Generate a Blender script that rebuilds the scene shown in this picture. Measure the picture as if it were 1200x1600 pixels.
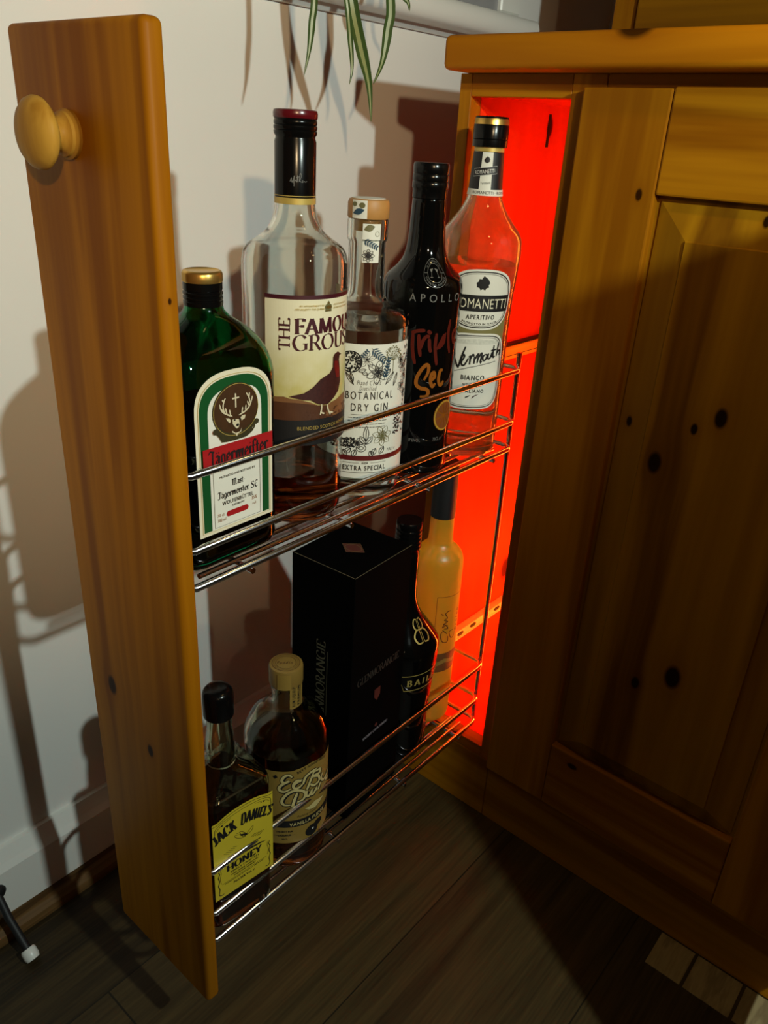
import bpy, bmesh, math, random
from mathutils import Vector, Matrix
from math import sin, cos, pi, radians, sqrt, atan2
random.seed(7)
for o in list(bpy.data.objects): bpy.data.objects.remove(o)
SC = bpy.context.scene
COL = SC.collection

# ------------------------------------------------------------------ camera
cam_d = bpy.data.cameras.new('camera'); cam = bpy.data.objects.new('camera', cam_d); COL.objects.link(cam)
cam_d.sensor_fit = 'HORIZONTAL'; cam_d.sensor_width = 36.0; cam_d.lens = 36.0*1227.55/1200.0
cam_d.clip_start = 0.01
RIGHT = Vector((0.7584571722, 0.6495304225, 0.0534129968))
DOWN = Vector((0.3178774480, -0.2971457460, -0.9003656667))
FWD = Vector((-0.5689434471, 0.6998675847, -0.4318433951))
M = Matrix((RIGHT, -DOWN, -FWD)).transposed().to_4x4()
M.translation = Vector((0.40479, -0.69317, 0.80270))
cam.matrix_world = M
SC.camera = cam

# ------------------------------------------------------------------ view and light
SC.view_settings.view_transform = 'Standard'
SC.view_settings.look = 'None'
SC.view_settings.gamma = 1.0
SC.view_settings.use_curve_mapping = False
SC.view_settings.exposure = 0.0
W = bpy.data.worlds.new('room_dark'); SC.world = W; W.use_nodes = True
W.node_tree.nodes['Background'].inputs[0].default_value = (1.0, 0.80, 0.52, 1)
W.node_tree.nodes['Background'].inputs[1].default_value = 0.02

def lamp(name, kind, loc, power, color, radius=0.02, target=None, angle=60, blend=0.5):
    d = bpy.data.lights.new(name, kind); d.energy = power; d.color = color
    d.shadow_soft_size = radius
    o = bpy.data.objects.new(name, d); COL.objects.link(o); o.location = loc
    if kind == 'SPOT':
        d.spot_size = radians(angle); d.spot_blend = blend
    if target is not None:
        o.rotation_euler = (Vector(target)-Vector(loc)).to_track_quat('-Z', 'Y').to_euler()
    return o
# worktop lamp to the right of the cabinet (throws the bottle shadows on the wall)
lamp('worktop_lamp', 'SPOT', (0.81, -0.40, 1.035), 22.5, (0.86, 1.0, 0.92), 0.014, (-0.27, -0.27, 0.34), 118, 0.6)
# warm ceiling spot further back in the room
lamp('ceiling_spot', 'SPOT', (1.60, -1.45, 1.29), 70.0, (1.0, 0.71, 0.39), 0.03, (-0.04, -0.46, 0.93), 34, 1.0)
# warm light under the wall units, just in front of the wide cabinet
lamp('under_unit_light', 'SPOT', (0.32, -0.20, 1.16), 2.2, (1.0, 0.70, 0.28), 0.02, (0.17, -0.02, 0.45), 80, 1.0)

# ------------------------------------------------------------------ materials
def srgb(r, g, b):
    f = lambda c: (c/12.92 if c <= 0.04045 else ((c+0.055)/1.055)**2.4)
    return (f(r/255), f(g/255), f(b/255), 1)
def nmat(name):
    m = bpy.data.materials.new(name); m.use_nodes = True
    nt = m.node_tree; return m, nt, nt.nodes['Principled BSDF']
def plain(name, col, rough=0.5, metal=0.0, spec=None, vary=0.06, scale=60):
    m, nt, b = nmat(name)
    n = nt.nodes.new('ShaderNodeTexNoise'); n.inputs['Scale'].default_value = scale; n.inputs['Detail'].default_value = 3
    g = nt.nodes.new('ShaderNodeNewGeometry'); nt.links.new(g.outputs['Position'], n.inputs['Vector'])
    mx = nt.nodes.new('ShaderNodeMixRGB')
    mx.inputs[1].default_value = tuple(c*(1-vary) for c in col[:3])+(1,)
    mx.inputs[2].default_value = tuple(min(1, c*(1+vary)) for c in col[:3])+(1,)
    nt.links.new(n.outputs['Fac'], mx.inputs[0]); nt.links.new(mx.outputs[0], b.inputs['Base Color'])
    b.inputs['Roughness'].default_value = rough; b.inputs['Metallic'].default_value = metal
    if spec is not None: b.inputs['Specular IOR Level'].default_value = spec
    return m
def glass(name, col, rough=0.01, ior=1.5):
    m, nt, b = nmat(name)
    b.inputs['Base Color'].default_value = col; b.inputs['Roughness'].default_value = rough
    b.inputs['Transmission Weight'].default_value = 1.0; b.inputs['IOR'].default_value = ior
    return m

def wood(name, light, dark, axis='Z', knots=(), across=26, along=1.6, rough=0.46, line=0.35, seed=0.0, bump=0.15, boards=None):
    m, nt, b = nmat(name); N = nt.nodes; L = nt.links
    g = N.new('ShaderNodeNewGeometry')
    def mth(op, a, c=None, clamp=False):
        n = N.new('ShaderNodeMath'); n.operation = op; n.use_clamp = clamp
        for i, v in enumerate((a, c)):
            if v is None: continue
            if isinstance(v, (int, float)): n.inputs[i].default_value = v
            else: L.new(v, n.inputs[i])
        return n.outputs[0]
    mp = N.new('ShaderNodeVectorMath'); mp.operation = 'MULTIPLY'
    s = {'X': (along, across, across), 'Y': (across, along, across), 'Z': (across, across, along)}[axis]
    mp.inputs[1].default_value = s
    ad = N.new('ShaderNodeVectorMath'); ad.operation = 'ADD'; ad.inputs[1].default_value = (seed, seed*1.7, seed*0.6)
    L.new(g.outputs['Position'], ad.inputs[0])
    src = ad.outputs[0]
    # knots bend the grain: push the lookup position away from each knot
    kd = []
    for (x, y, z, r) in knots:
        sb = N.new('ShaderNodeVectorMath'); sb.operation = 'SUBTRACT'; sb.inputs[1].default_value = (x, y, z)
        L.new(g.outputs['Position'], sb.inputs[0])
        sc = N.new('ShaderNodeVectorMath'); sc.operation = 'MULTIPLY'
        k = 0.6
        sc.inputs[1].default_value = {'X': (k, 1, 1), 'Y': (1, k, 1), 'Z': (1, 1, k)}[axis]
        L.new(sb.outputs[0], sc.inputs[0])
        ln = N.new('ShaderNodeVectorMath'); ln.operation = 'LENGTH'; L.new(sc.outputs[0], ln.inputs[0])
        q = mth('DIVIDE', ln.outputs['Value'], r)
        kd.append(q)
        e = mth('POWER', 2.7, mth('MULTIPLY', q, -0.55))
        vm = N.new('ShaderNodeVectorMath'); vm.operation = 'SCALE'; L.new(sb.outputs[0], vm.inputs[0]); L.new(e, vm.inputs['Scale'])
        su = N.new('ShaderNodeVectorMath'); su.operation = 'SUBTRACT'; L.new(src, su.inputs[0]); L.new(vm.outputs[0], su.inputs[1])
        src = su.outputs[0]
    L.new(src, mp.inputs[0])
    n1 = N.new('ShaderNodeTexNoise'); n1.inputs['Scale'].default_value = 1.0; n1.inputs['Detail'].default_value = 4; n1.inputs['Distortion'].default_value = 0.4
    L.new(mp.outputs[0], n1.inputs['Vector'])
    n2 = N.new('ShaderNodeTexNoise'); n2.inputs['Scale'].default_value = 5.5; n2.inputs['Detail'].default_value = 3
    L.new(mp.outputs[0], n2.inputs['Vector'])
    # growth rings: sine of the coarse noise
    rg = mth('SINE', mth('MULTIPLY', n1.outputs['Fac'], 26.0))
    f = mth('ADD', mth('MULTIPLY', n1.outputs['Fac'], 0.9), mth('MULTIPLY', rg, 0.10*line/0.35))
    f = mth('ADD', f, mth('MULTIPLY', mth('SUBTRACT', n2.outputs['Fac'], 0.5), line))
    r = N.new('ShaderNodeValToRGB')
    r.color_ramp.elements[0].position = 0.25; r.color_ramp.elements[0].color = dark
    r.color_ramp.elements[1].position = 0.68; r.color_ramp.elements[1].color = light
    L.new(f, r.inputs[0])
    out = r.outputs[0]
    for q in kd:
        mask = mth('SUBTRACT', 1.25, q, clamp=True)
        mask = mth('MULTIPLY', mask, 2.2, clamp=True)
        mx = N.new('ShaderNodeMixRGB'); mx.inputs[2].default_value = tuple(c*0.16 for c in dark[:3])+(1,)
        L.new(mask, mx.inputs[0]); L.new(out, mx.inputs[1]); out = mx.outputs[0]
        halo = mth('MULTIPLY', mth('POWER', 2.7, mth('MULTIPLY', q, -0.8)), 0.8, clamp=True)
        mx = N.new('ShaderNodeMixRGB'); mx.blend_type = 'MULTIPLY'; mx.inputs[2].default_value = (0.55, 0.36, 0.2, 1)
        L.new(halo, mx.inputs[0]); L.new(out, mx.inputs[1]); out = mx.outputs[0]
    L.new(out, b.inputs['Base Color'])
    b.inputs['Roughness'].default_value = rough
    b.inputs['Specular IOR Level'].default_value = 0.07
    if bump:
        bp = N.new('ShaderNodeBump'); bp.inputs['Strength'].default_value = bump; bp.inputs['Distance'].default_value = 0.0006
        L.new(f, bp.inputs['Height']); L.new(bp.outputs[0], b.inputs['Normal'])
    return m

PL = (0.50, 0.200, 0.005, 1); PD = (0.27, 0.088, 0.002, 1)
M_front = wood('pine_front', PL, PD, 'Z', [(-0.0785, -0.433, 0.391, 0.0052), (-0.031, -0.433, 0.352, 0.0035), (0.0244, -0.427, 0.712, 0.0011)], across=24, along=1.1, seed=3.1)
M_pineZ = wood('pine_upright', PL, PD, 'Z', [(0.107, -0.0134, 0.7690, 0.0028)], across=20, along=1.0, seed=1.7)
M_pineX = wood('pine_cross', PL, PD, 'X', [(0.15, -0.0134, 0.166, 0.0035)], across=20, along=1.0, seed=5.2)
M_panel = wood('pine_panel', (0.42, 0.185, 0.005, 1), (0.16, 0.055, 0.002, 1), 'Z', [(0.168, -0.0125, 0.545, 0.0060), (0.196, -0.0125, 0.585, 0.0030), (0.216, -0.0125, 0.60, 0.0052), (0.135, -0.006, 0.575, 0.0032), (0.197, -0.0125, 0.31, 0.004), (0.231, -0.0125, 0.335, 0.0075), (0.212, -0.006, 0.7575, 0.003)], across=14, along=0.7, seed=9.4)
M_worktop = wood('pine_worktop', (0.66, 0.25, 0.006, 1), (0.46, 0.155, 0.003, 1), 'X', [(0.088, -0.033, 0.8900, 0.009)], across=18, along=0.9, seed=2.3)
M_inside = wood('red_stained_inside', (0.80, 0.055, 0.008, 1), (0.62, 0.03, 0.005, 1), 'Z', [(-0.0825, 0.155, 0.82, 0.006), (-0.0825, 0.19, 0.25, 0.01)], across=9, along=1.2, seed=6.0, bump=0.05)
M_white = plain('white_paint', (0.80, 0.79, 0.75), 0.6, vary=0.02, scale=9)
M_gloss = plain('white_gloss_paint', (0.80, 0.79, 0.74), 0.35, vary=0.02, scale=9)
M_chrome = plain('chrome_wire', (0.78, 0.76, 0.78), 0.15, 1.0, vary=0.02)
M_zinc = plain('zinc_runner', (0.78, 0.74, 0.62), 0.32, 0.35, vary=0.03)
M_black = plain('black_plastic', (0.003, 0.003, 0.003), 0.2, spec=0.25)
M_blackm = plain('black_matt', (0.008, 0.008, 0.009), 0.55)
M_blackg = plain('black_glass', (0.002, 0.002, 0.002), 0.06, spec=0.35)
M_maroon = plain('maroon_foil', (0.10, 0.004, 0.008), 0.25)
M_gold = plain('gold_foil', (0.75, 0.47, 0.12), 0.3, 0.9)
M_goldp = plain('gold_print', (0.55, 0.40, 0.10), 0.4, 0.3)
M_cream = plain('cream_paper', (0.74, 0.70, 0.53), 0.55, vary=0.04)
M_paper = plain('white_paper', (0.74, 0.74, 0.66), 0.55, vary=0.04)
M_yellow = plain('honey_paper', (0.66, 0.50, 0.028), 0.5, vary=0.05)
M_kraft = plain('tan_paper', (0.30, 0.185, 0.035), 0.55, vary=0.06)
M_ink = plain('black_ink', (0.008, 0.008, 0.009), 0.5)
M_blueink = plain('blue_ink', (0.02, 0.06, 0.10), 0.5)
M_oliveink = plain('olive_ink', (0.14, 0.13, 0.05), 0.5)
M_wineink = plain('wine_ink', (0.05, 0.004, 0.010), 0.45)
M_green = plain('green_ink', (0.004, 0.075, 0.016), 0.45)
M_red = plain('red_ink', (0.36, 0.008, 0.010), 0.45)
M_redline = plain('dark_red_ink', (0.12, 0.008, 0.008), 0.45)
M_whiteink = plain('white_ink', (0.70, 0.70, 0.66), 0.5)
M_greyink = plain('grey_ink', (0.16, 0.16, 0.15), 0.5)
M_cork = plain('pale_wood_stopper', (0.45, 0.22, 0.06), 0.5, vary=0.15, scale=120)
M_tan = plain('tan_cap', (0.24, 0.145, 0.03), 0.45, vary=0.08)
M_brown = plain('hill_brown', (0.075, 0.024, 0.008), 0.5, vary=0.25, scale=90)
M_brown2 = plain('hill_tan', (0.20, 0.085, 0.03), 0.5, vary=0.2, scale=90)
M_bird = plain('bird_brown', (0.045, 0.010, 0.008), 0.5, vary=0.5, scale=500)
M_birdred = plain('bird_red', (0.17, 0.008, 0.006), 0.5, vary=0.3, scale=200)
M_orangeink = plain('orange_ink', (0.25, 0.075, 0.007), 0.6, spec=0.1)
M_rustink = plain('rust_ink', (0.09, 0.009, 0.004), 0.6, spec=0.1)
M_leafgold = plain('antler_cream', (0.62, 0.55, 0.38), 0.5)
M_brownem = plain('brown_emblem', (0.055, 0.022, 0.006), 0.5, vary=0.3, scale=200)
M_olive = plain('olive_wreath', (0.035, 0.030, 0.008), 0.55, vary=0.4, scale=300)
M_dkgrey = plain('faint_grey_print', (0.035, 0.033, 0.028), 0.5)
M_dkolive = plain('faint_olive_print', (0.075, 0.068, 0.035), 0.5)
M_dkred = plain('faint_red_print', (0.10, 0.02, 0.015), 0.5)
M_carton = plain('black_carton', (0.0015, 0.0015, 0.0015), 0.9, spec=0.02)
M_clear = glass('clear_glass', (0.93, 0.95, 0.90, 1))
M_olglass = glass('smoky_glass', (0.80, 0.83, 0.66, 1))
M_greenglass = glass('green_glass', (0.005, 0.24, 0.10, 1), 0.02)
M_whisky = glass('dark_amber_liquid', (0.36, 0.07, 0.012, 1), 0.0, 1.36)
M_herb = glass('dark_herbal_liquid', (0.008, 0.008, 0.003, 1), 0.0, 1.36)
M_pale = glass('pale_liquid', (0.88, 0.80, 0.62, 1), 0.0, 1.345)
M_water = glass('clear_liquid', (0.90, 0.92, 0.88, 1), 0.0, 1.345)
M_rum = glass('brown_liquid', (0.30, 0.07, 0.015, 1), 0.0, 1.36)
def frosted():
    m, nt, b = nmat('frosted_cream'); N = nt.nodes; L = nt.links
    d = N.new('ShaderNodeBsdfDiffuse'); d.inputs[0].default_value = (0.50, 0.38, 0.03, 1)
    t = N.new('ShaderNodeBsdfTranslucent'); t.inputs[0].default_value = (0.80, 0.74, 0.06, 1)
    mx = N.new('ShaderNodeMixShader'); mx.inputs[0].default_value = 0.5
    gl = N.new('ShaderNodeBsdfGlossy'); gl.inputs['Roughness'].default_value = 0.35
    m2 = N.new('ShaderNodeMixShader'); m2.inputs[0].default_value = 0.05
    L.new(d.outputs[0], mx.inputs[1]); L.new(t.outputs[0], mx.inputs[2])
    L.new(mx.outputs[0], m2.inputs[1]); L.new(gl.outputs[0], m2.inputs[2])
    L.new(m2.outputs[0], N['Material Output'].inputs[0])
    return m
M_frost = frosted()
def hazy():
    m, nt, b = nmat('hazy_clear_glass'); N = nt.nodes; L = nt.links
    b.inputs['Base Color'].default_value = (0.95, 0.94, 0.88, 1); b.inputs['Roughness'].default_value = 0.01
    b.inputs['Transmission Weight'].default_value = 1.0; b.inputs['IOR'].default_value = 1.5
    t = N.new('ShaderNodeBsdfTranslucent'); t.inputs[0].default_value = (0.85, 0.68, 0.24, 1)
    mx = N.new('ShaderNodeMixShader'); mx.inputs[0].default_value = 0.10
    L.new(b.outputs[0], mx.inputs[1]); L.new(t.outputs[0], mx.inputs[2]); L.new(mx.outputs[0], N['Material Output'].inputs[0])
    return m
M_hazy = hazy()
def moor_sky():
    # printed label ground: cream, yellowing in patches towards the moor at the bottom
    m, nt, b = nmat('moor_sky_print'); N = nt.nodes; L = nt.links
    g = N.new('ShaderNodeNewGeometry'); sp = N.new('ShaderNodeSeparateXYZ'); L.new(g.outputs['Position'], sp.inputs[0])
    mr = N.new('ShaderNodeMapRange'); mr.inputs['From Min'].default_value = 0.665; mr.inputs['From Max'].default_value = 0.615; L.new(sp.outputs['Z'], mr.inputs['Value'])
    n = N.new('ShaderNodeTexNoise'); n.inputs['Scale'].default_value = 55; n.inputs['Detail'].default_value = 3; L.new(g.outputs['Position'], n.inputs['Vector'])
    mu = N.new('ShaderNodeMath'); mu.operation = 'MULTIPLY'; mu.use_clamp = True; L.new(mr.outputs[0], mu.inputs[0])
    ad = N.new('ShaderNodeMath'); ad.operation = 'MULTIPLY'; ad.inputs[1].default_value = 1.7; L.new(n.outputs['Fac'], ad.inputs[0]); L.new(ad.outputs[0], mu.inputs[1])
    mx = N.new('ShaderNodeMixRGB'); mx.inputs[1].default_value = (0.74, 0.70, 0.50, 1); mx.inputs[2].default_value = (0.50, 0.43, 0.10, 1)
    L.new(mu.outputs[0], mx.inputs[0]); L.new(mx.outputs[0], b.inputs['Base Color']); b.inputs['Roughness'].default_value = 0.55
    return m
M_moor = moor_sky()
def floor_mat():
    m, nt, b = nmat('dark_plank_floor'); N = nt.nodes; L = nt.links
    g = N.new('ShaderNodeNewGeometry'); sp = N.new('ShaderNodeSeparateXYZ'); L.new(g.outputs['Position'], sp.inputs[0])
    def mth(op, a, c=None):
        n = N.new('ShaderNodeMath'); n.operation = op
        for i, v in enumerate((a, c)):
            if v is None: continue
            if isinstance(v, (int, float)): n.inputs[i].default_value = v
            else: L.new(v, n.inputs[i])
        return n.outputs[0]
    wd = 0.184
    u = mth('DIVIDE', mth('ADD', sp.outputs['X'], 0.11), wd)
    row = mth('FLOOR', u); fu = mth('FRACT', u)
    off = mth('MULTIPLY', mth('SINE', mth('MULTIPLY', row, 12.9)), 0.43)
    v = mth('DIVIDE', mth('ADD', mth('ADD', sp.outputs['Y'], 0.461), off), 1.22)
    fl = mth('FLOOR', v); fv = mth('FRACT', v)
    wn = N.new('ShaderNodeTexWhiteNoise'); cb = N.new('ShaderNodeCombineXYZ'); L.new(row, cb.inputs[0]); L.new(fl, cb.inputs[1]); L.new(cb.outputs[0], wn.inputs['Vector'])
    c2 = N.new('ShaderNodeCombineXYZ')
    L.new(mth('MULTIPLY', sp.outputs['X'], 30.0), c2.inputs[0]); L.new(mth('MULTIPLY', sp.outputs['Y'], 1.6), c2.inputs[1]); L.new(mth('MULTIPLY', wn.outputs['Value'], 40.0), c2.inputs[2])
    n1 = N.new('ShaderNodeTexNoise'); n1.inputs['Scale'].default_value = 1.0; n1.inputs['Detail'].default_value = 5; n1.inputs['Distortion'].default_value = 0.8; L.new(c2.outputs[0], n1.inputs['Vector'])
    c3 = N.new('ShaderNodeCombineXYZ')
    L.new(mth('MULTIPLY', sp.outputs['X'], 330.0), c3.inputs[0]); L.new(mth('MULTIPLY', sp.outputs['Y'], 12.0), c3.inputs[1])
    n2 = N.new('ShaderNodeTexNoise'); n2.inputs['Scale'].default_value = 1.0; n2.inputs['Detail'].default_value = 3; L.new(c3.outputs[0], n2.inputs['Vector'])
    f = mth('ADD', mth('MULTIPLY', n1.outputs['Fac'], 0.75), mth('MULTIPLY', n2.outputs['Fac'], 0.45))
    f = mth('ADD', f, mth('MULTIPLY', mth('SUBTRACT', wn.outputs['Value'], 0.5), 0.22))
    r = N.new('ShaderNodeValToRGB'); r.color_ramp.elements[0].position = 0.38; r.color_ramp.elements[0].color = (0.017, 0.010, 0.003, 1)
    r.color_ramp.elements[1].position = 0.80; r.color_ramp.elements[1].color = (0.080, 0.050, 0.016, 1)
    L.new(f, r.inputs[0])
    seam = mth('MAXIMUM', mth('LESS_THAN', fu, 0.008), mth('LESS_THAN', fv, 0.0016))
    mx = N.new('ShaderNodeMixRGB'); L.new(seam, mx.inputs[0]); L.new(r.outputs[0], mx.inputs[1]); mx.inputs[2].default_value = (0.012, 0.008, 0.003, 1)
    L.new(mx.outputs[0], b.inputs['Base Color']); b.inputs['Roughness'].default_value = 0.5; b.inputs['Specular IOR Level'].default_value = 0.3
    bp = N.new('ShaderNodeBump'); bp.inputs['Strength'].default_value = 0.25; bp.inputs['Distance'].default_value = 0.0005
    L.new(n2.outputs['Fac'], bp.inputs['Height']); L.new(bp.outputs[0], b.inputs['Normal'])
    return m
M_floor = floor_mat()

# ------------------------------------------------------------------ object helpers
ORG = {}
def tag(o, label, cat, group=None):
    o['label'] = label; o['category'] = cat
    if group: o['group'] = group
    return o
def thing(name, label, cat, loc=(0, 0, 0), rz=0.0, group=None):
    o = bpy.data.objects.new(name, None); COL.objects.link(o); o.empty_display_size = 0.02
    o.location = loc; o.rotation_euler = (0, 0, rz); ORG[o.name] = Vector(loc)
    return tag(o, label, cat, group)
def obj(name, bm, mat, parent=None, world=False, smooth=None, label=None, struct=False):
    me = bpy.data.meshes.new(name)
    if world and parent is not None:
        org = ORG[parent.name]
        for v in bm.verts: v.co -= org
    bm.to_mesh(me); bm.free()
    me.materials.append(mat)
    if smooth is not None:
        for p in me.polygons: p.use_smooth = True
        me.set_sharp_from_angle(angle=radians(smooth))
    o = bpy.data.objects.new(name, me); COL.objects.link(o)
    if parent is not None:
        o.parent = parent
        ORG[o.name] = ORG[parent.name]
    else: ORG[o.name] = Vector((0, 0, 0))
    if struct: o['kind'] = 'structure'
    if label: o['label'] = label
    return o
def box(bm, x0, x1, y0, y1, z0, z1, bev=0.0, seg=2):
    r = bmesh.ops.create_cube(bm, size=1.0)
    vs = r['verts']
    for v in vs:
        v.co = Vector((x0 if v.co.x < 0 else x1, y0 if v.co.y < 0 else y1, z0 if v.co.z < 0 else z1))
    if bev > 0:
        es = set(e for v in vs for e in v.link_edges)
        bmesh.ops.bevel(bm, geom=list(es), offset=bev, segments=seg, profile=0.5, affect='EDGES')
def Box(*a, **k):
    bm = bmesh.new(); box(bm, *a, **k); return bm
def catmull(pts, n=6, closed=False):
    out = []; P = [Vector(p) for p in pts]; m = len(P)
    rng = range(m if closed else m-1)
    for i in rng:
        if closed: a, b, c, d = P[(i-1) % m], P[i], P[(i+1) % m], P[(i+2) % m]
        else: a, b, c, d = P[max(0, i-1)], P[i], P[i+1], P[min(m-1, i+2)]
        for j in range(n):
            t = j/n
            out.append(0.5*((2*b)+(c-a)*t+(2*a-5*b+4*c-d)*t*t+(3*b-a-3*c+d)*t**3))
    if not closed: out.append(P[-1])
    return out
def tube(bm, pts, r, seg=10, closed=False, caps=True, taper=None):
    P = [Vector(p) for p in pts]; n = len(P); rings = []
    up = None
    for i in range(n):
        if closed: t = (P[(i+1) % n]-P[(i-1) % n])
        else: t = (P[min(i+1, n-1)]-P[max(i-1, 0)])
        t.normalize()
        if up is None:
            up = Vector((0, 0, 1)) if abs(t.z) < 0.9 else Vector((1, 0, 0))
        s = t.cross(up); s.normalize(); up = s.cross(t); up.normalize()
        rr = r if taper is None else r*taper[i]
        rings.append([bm.verts.new(P[i]+(s*cos(2*pi*k/seg)+up*sin(2*pi*k/seg))*rr) for k in range(seg)])
    m = n if closed else n-1
    for i in range(m):
        A, B = rings[i], rings[(i+1) % n]
        for k in range(seg): bm.faces.new((A[k], A[(k+1) % seg], B[(k+1) % seg], B[k]))
    if caps and not closed:
        bm.faces.new(rings[0][::-1]); bm.faces.new(rings[-1])
def lathe(bm, prof, seg=64, loc=(0, 0, 0), axis='Z', closed=False):
    # prof: (radius, height[, knurl]); radius 0 closes
    L = Vector(loc); rings = []
    def pt(r, h, a):
        if axis == 'Z': return L+Vector((r*cos(a), r*sin(a), h))
        if axis == '-Y': return L+Vector((r*cos(a), -h, r*sin(a)))
    for q in prof:
        r, h = q[0], q[1]; k = q[2] if len(q) > 2 else 0
        if r < 1e-6: rings.append([bm.verts.new(pt(0, h, 0))])
        else: rings.append([bm.verts.new(pt(r*(1-(k if i % 2 else 0)), h, 2*pi*i/seg)) for i in range(seg)])
    for i in range(len(rings)-1):
        A, B = rings[i], rings[i+1]
        for k in range(seg):
            k2 = (k+1) % seg
            if len(A) == 1 and len(B) == 1: continue
            if len(A) == 1: bm.faces.new((A[0], B[k2], B[k]))
            elif len(B) == 1: bm.faces.new((A[k], A[k2], B[0]))
            else: bm.faces.new((A[k], A[k2], B[k2], B[k]))
    return bm
def Lathe(prof, **k):
    bm = lathe(bmesh.new(), prof, **k)
    bmesh.ops.recalc_face_normals(bm, faces=bm.faces[:]); return bm
def smoothprof(pts, n=4):
    # monotone (pchip-like) resampling of (r,h) points, by height order
    out = []
    m = len(pts)
    for i in range(m-1):
        a = pts[max(0, i-1)]; b = pts[i]; c = pts[i+1]; d = pts[min(m-1, i+2)]
        for j in range(n):
            t = j/n
            h = b[1]+(c[1]-b[1])*t
            f = lambda p0, p1: (p1[0]-p0[0])/(p1[1]-p0[1]) if abs(p1[1]-p0[1]) > 1e-9 else 0
            s0, s1, s2 = f(a, b), f(b, c), f(c, d)
            hm = lambda x, y: 0 if x*y <= 0 else 2*x*y/(x+y)
            m1 = hm(s0, s1) if i > 0 else s1; m2 = hm(s1, s2) if i < m-2 else s1
            H = c[1]-b[1]
            r = b[0]*(2*t**3-3*t*t+1)+m1*H*(t**3-2*t*t+t)+c[0]*(-2*t**3+3*t*t)+m2*H*(t**3-t*t)
            out.append((r, h))
    out.append(pts[-1]); return out
def rprof(prof):
    def f(h):
        for a, b in zip(prof, prof[1:]):
            lo, hi = (a, b) if a[1] <= b[1] else (b, a)
            if lo[1] <= h <= hi[1] and hi[1] > lo[1]:
                t = (h-lo[1])/(hi[1]-lo[1]); return lo[0]+(hi[0]-lo[0])*t
        return prof[0][0] if h < min(p[1] for p in prof) else prof[-1][0]
    return f
def ring_rr(hx, hy, rho, n=16):
    rho = min(rho, hx, hy); o = []
    for (sx, sy, a0) in ((1, 1, 0), (-1, 1, pi/2), (-1, -1, pi), (1, -1, 3*pi/2)):
        for i in range(n):
            a = a0+(pi/2)*i/(n-1)
            o.append((sx*(hx-rho)+rho*cos(a), sy*(hy-rho)+rho*sin(a)))
    return o
def loft(bm, levels, inset=0.0, n=16, cap0=True, cap1=True, flip=False):
    R = []
    for (h, hx, hy, rho) in levels:
        R.append([bm.verts.new((x, y, h)) for x, y in ring_rr(max(hx-inset, 0.001), max(hy-inset, 0.001), max(rho-inset, 0.0008), n)])
    for A, B in zip(R, R[1:]):
        m = len(A)
        for k in range(m):
            f = (A[k], A[(k+1) % m], B[(k+1) % m], B[k])
            bm.faces.new(f[::-1] if flip else f)
    if cap0: bm.faces.new(R[0] if flip else R[0][::-1])
    if cap1: bm.faces.new(R[-1][::-1] if flip else R[-1])
    return R
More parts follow.
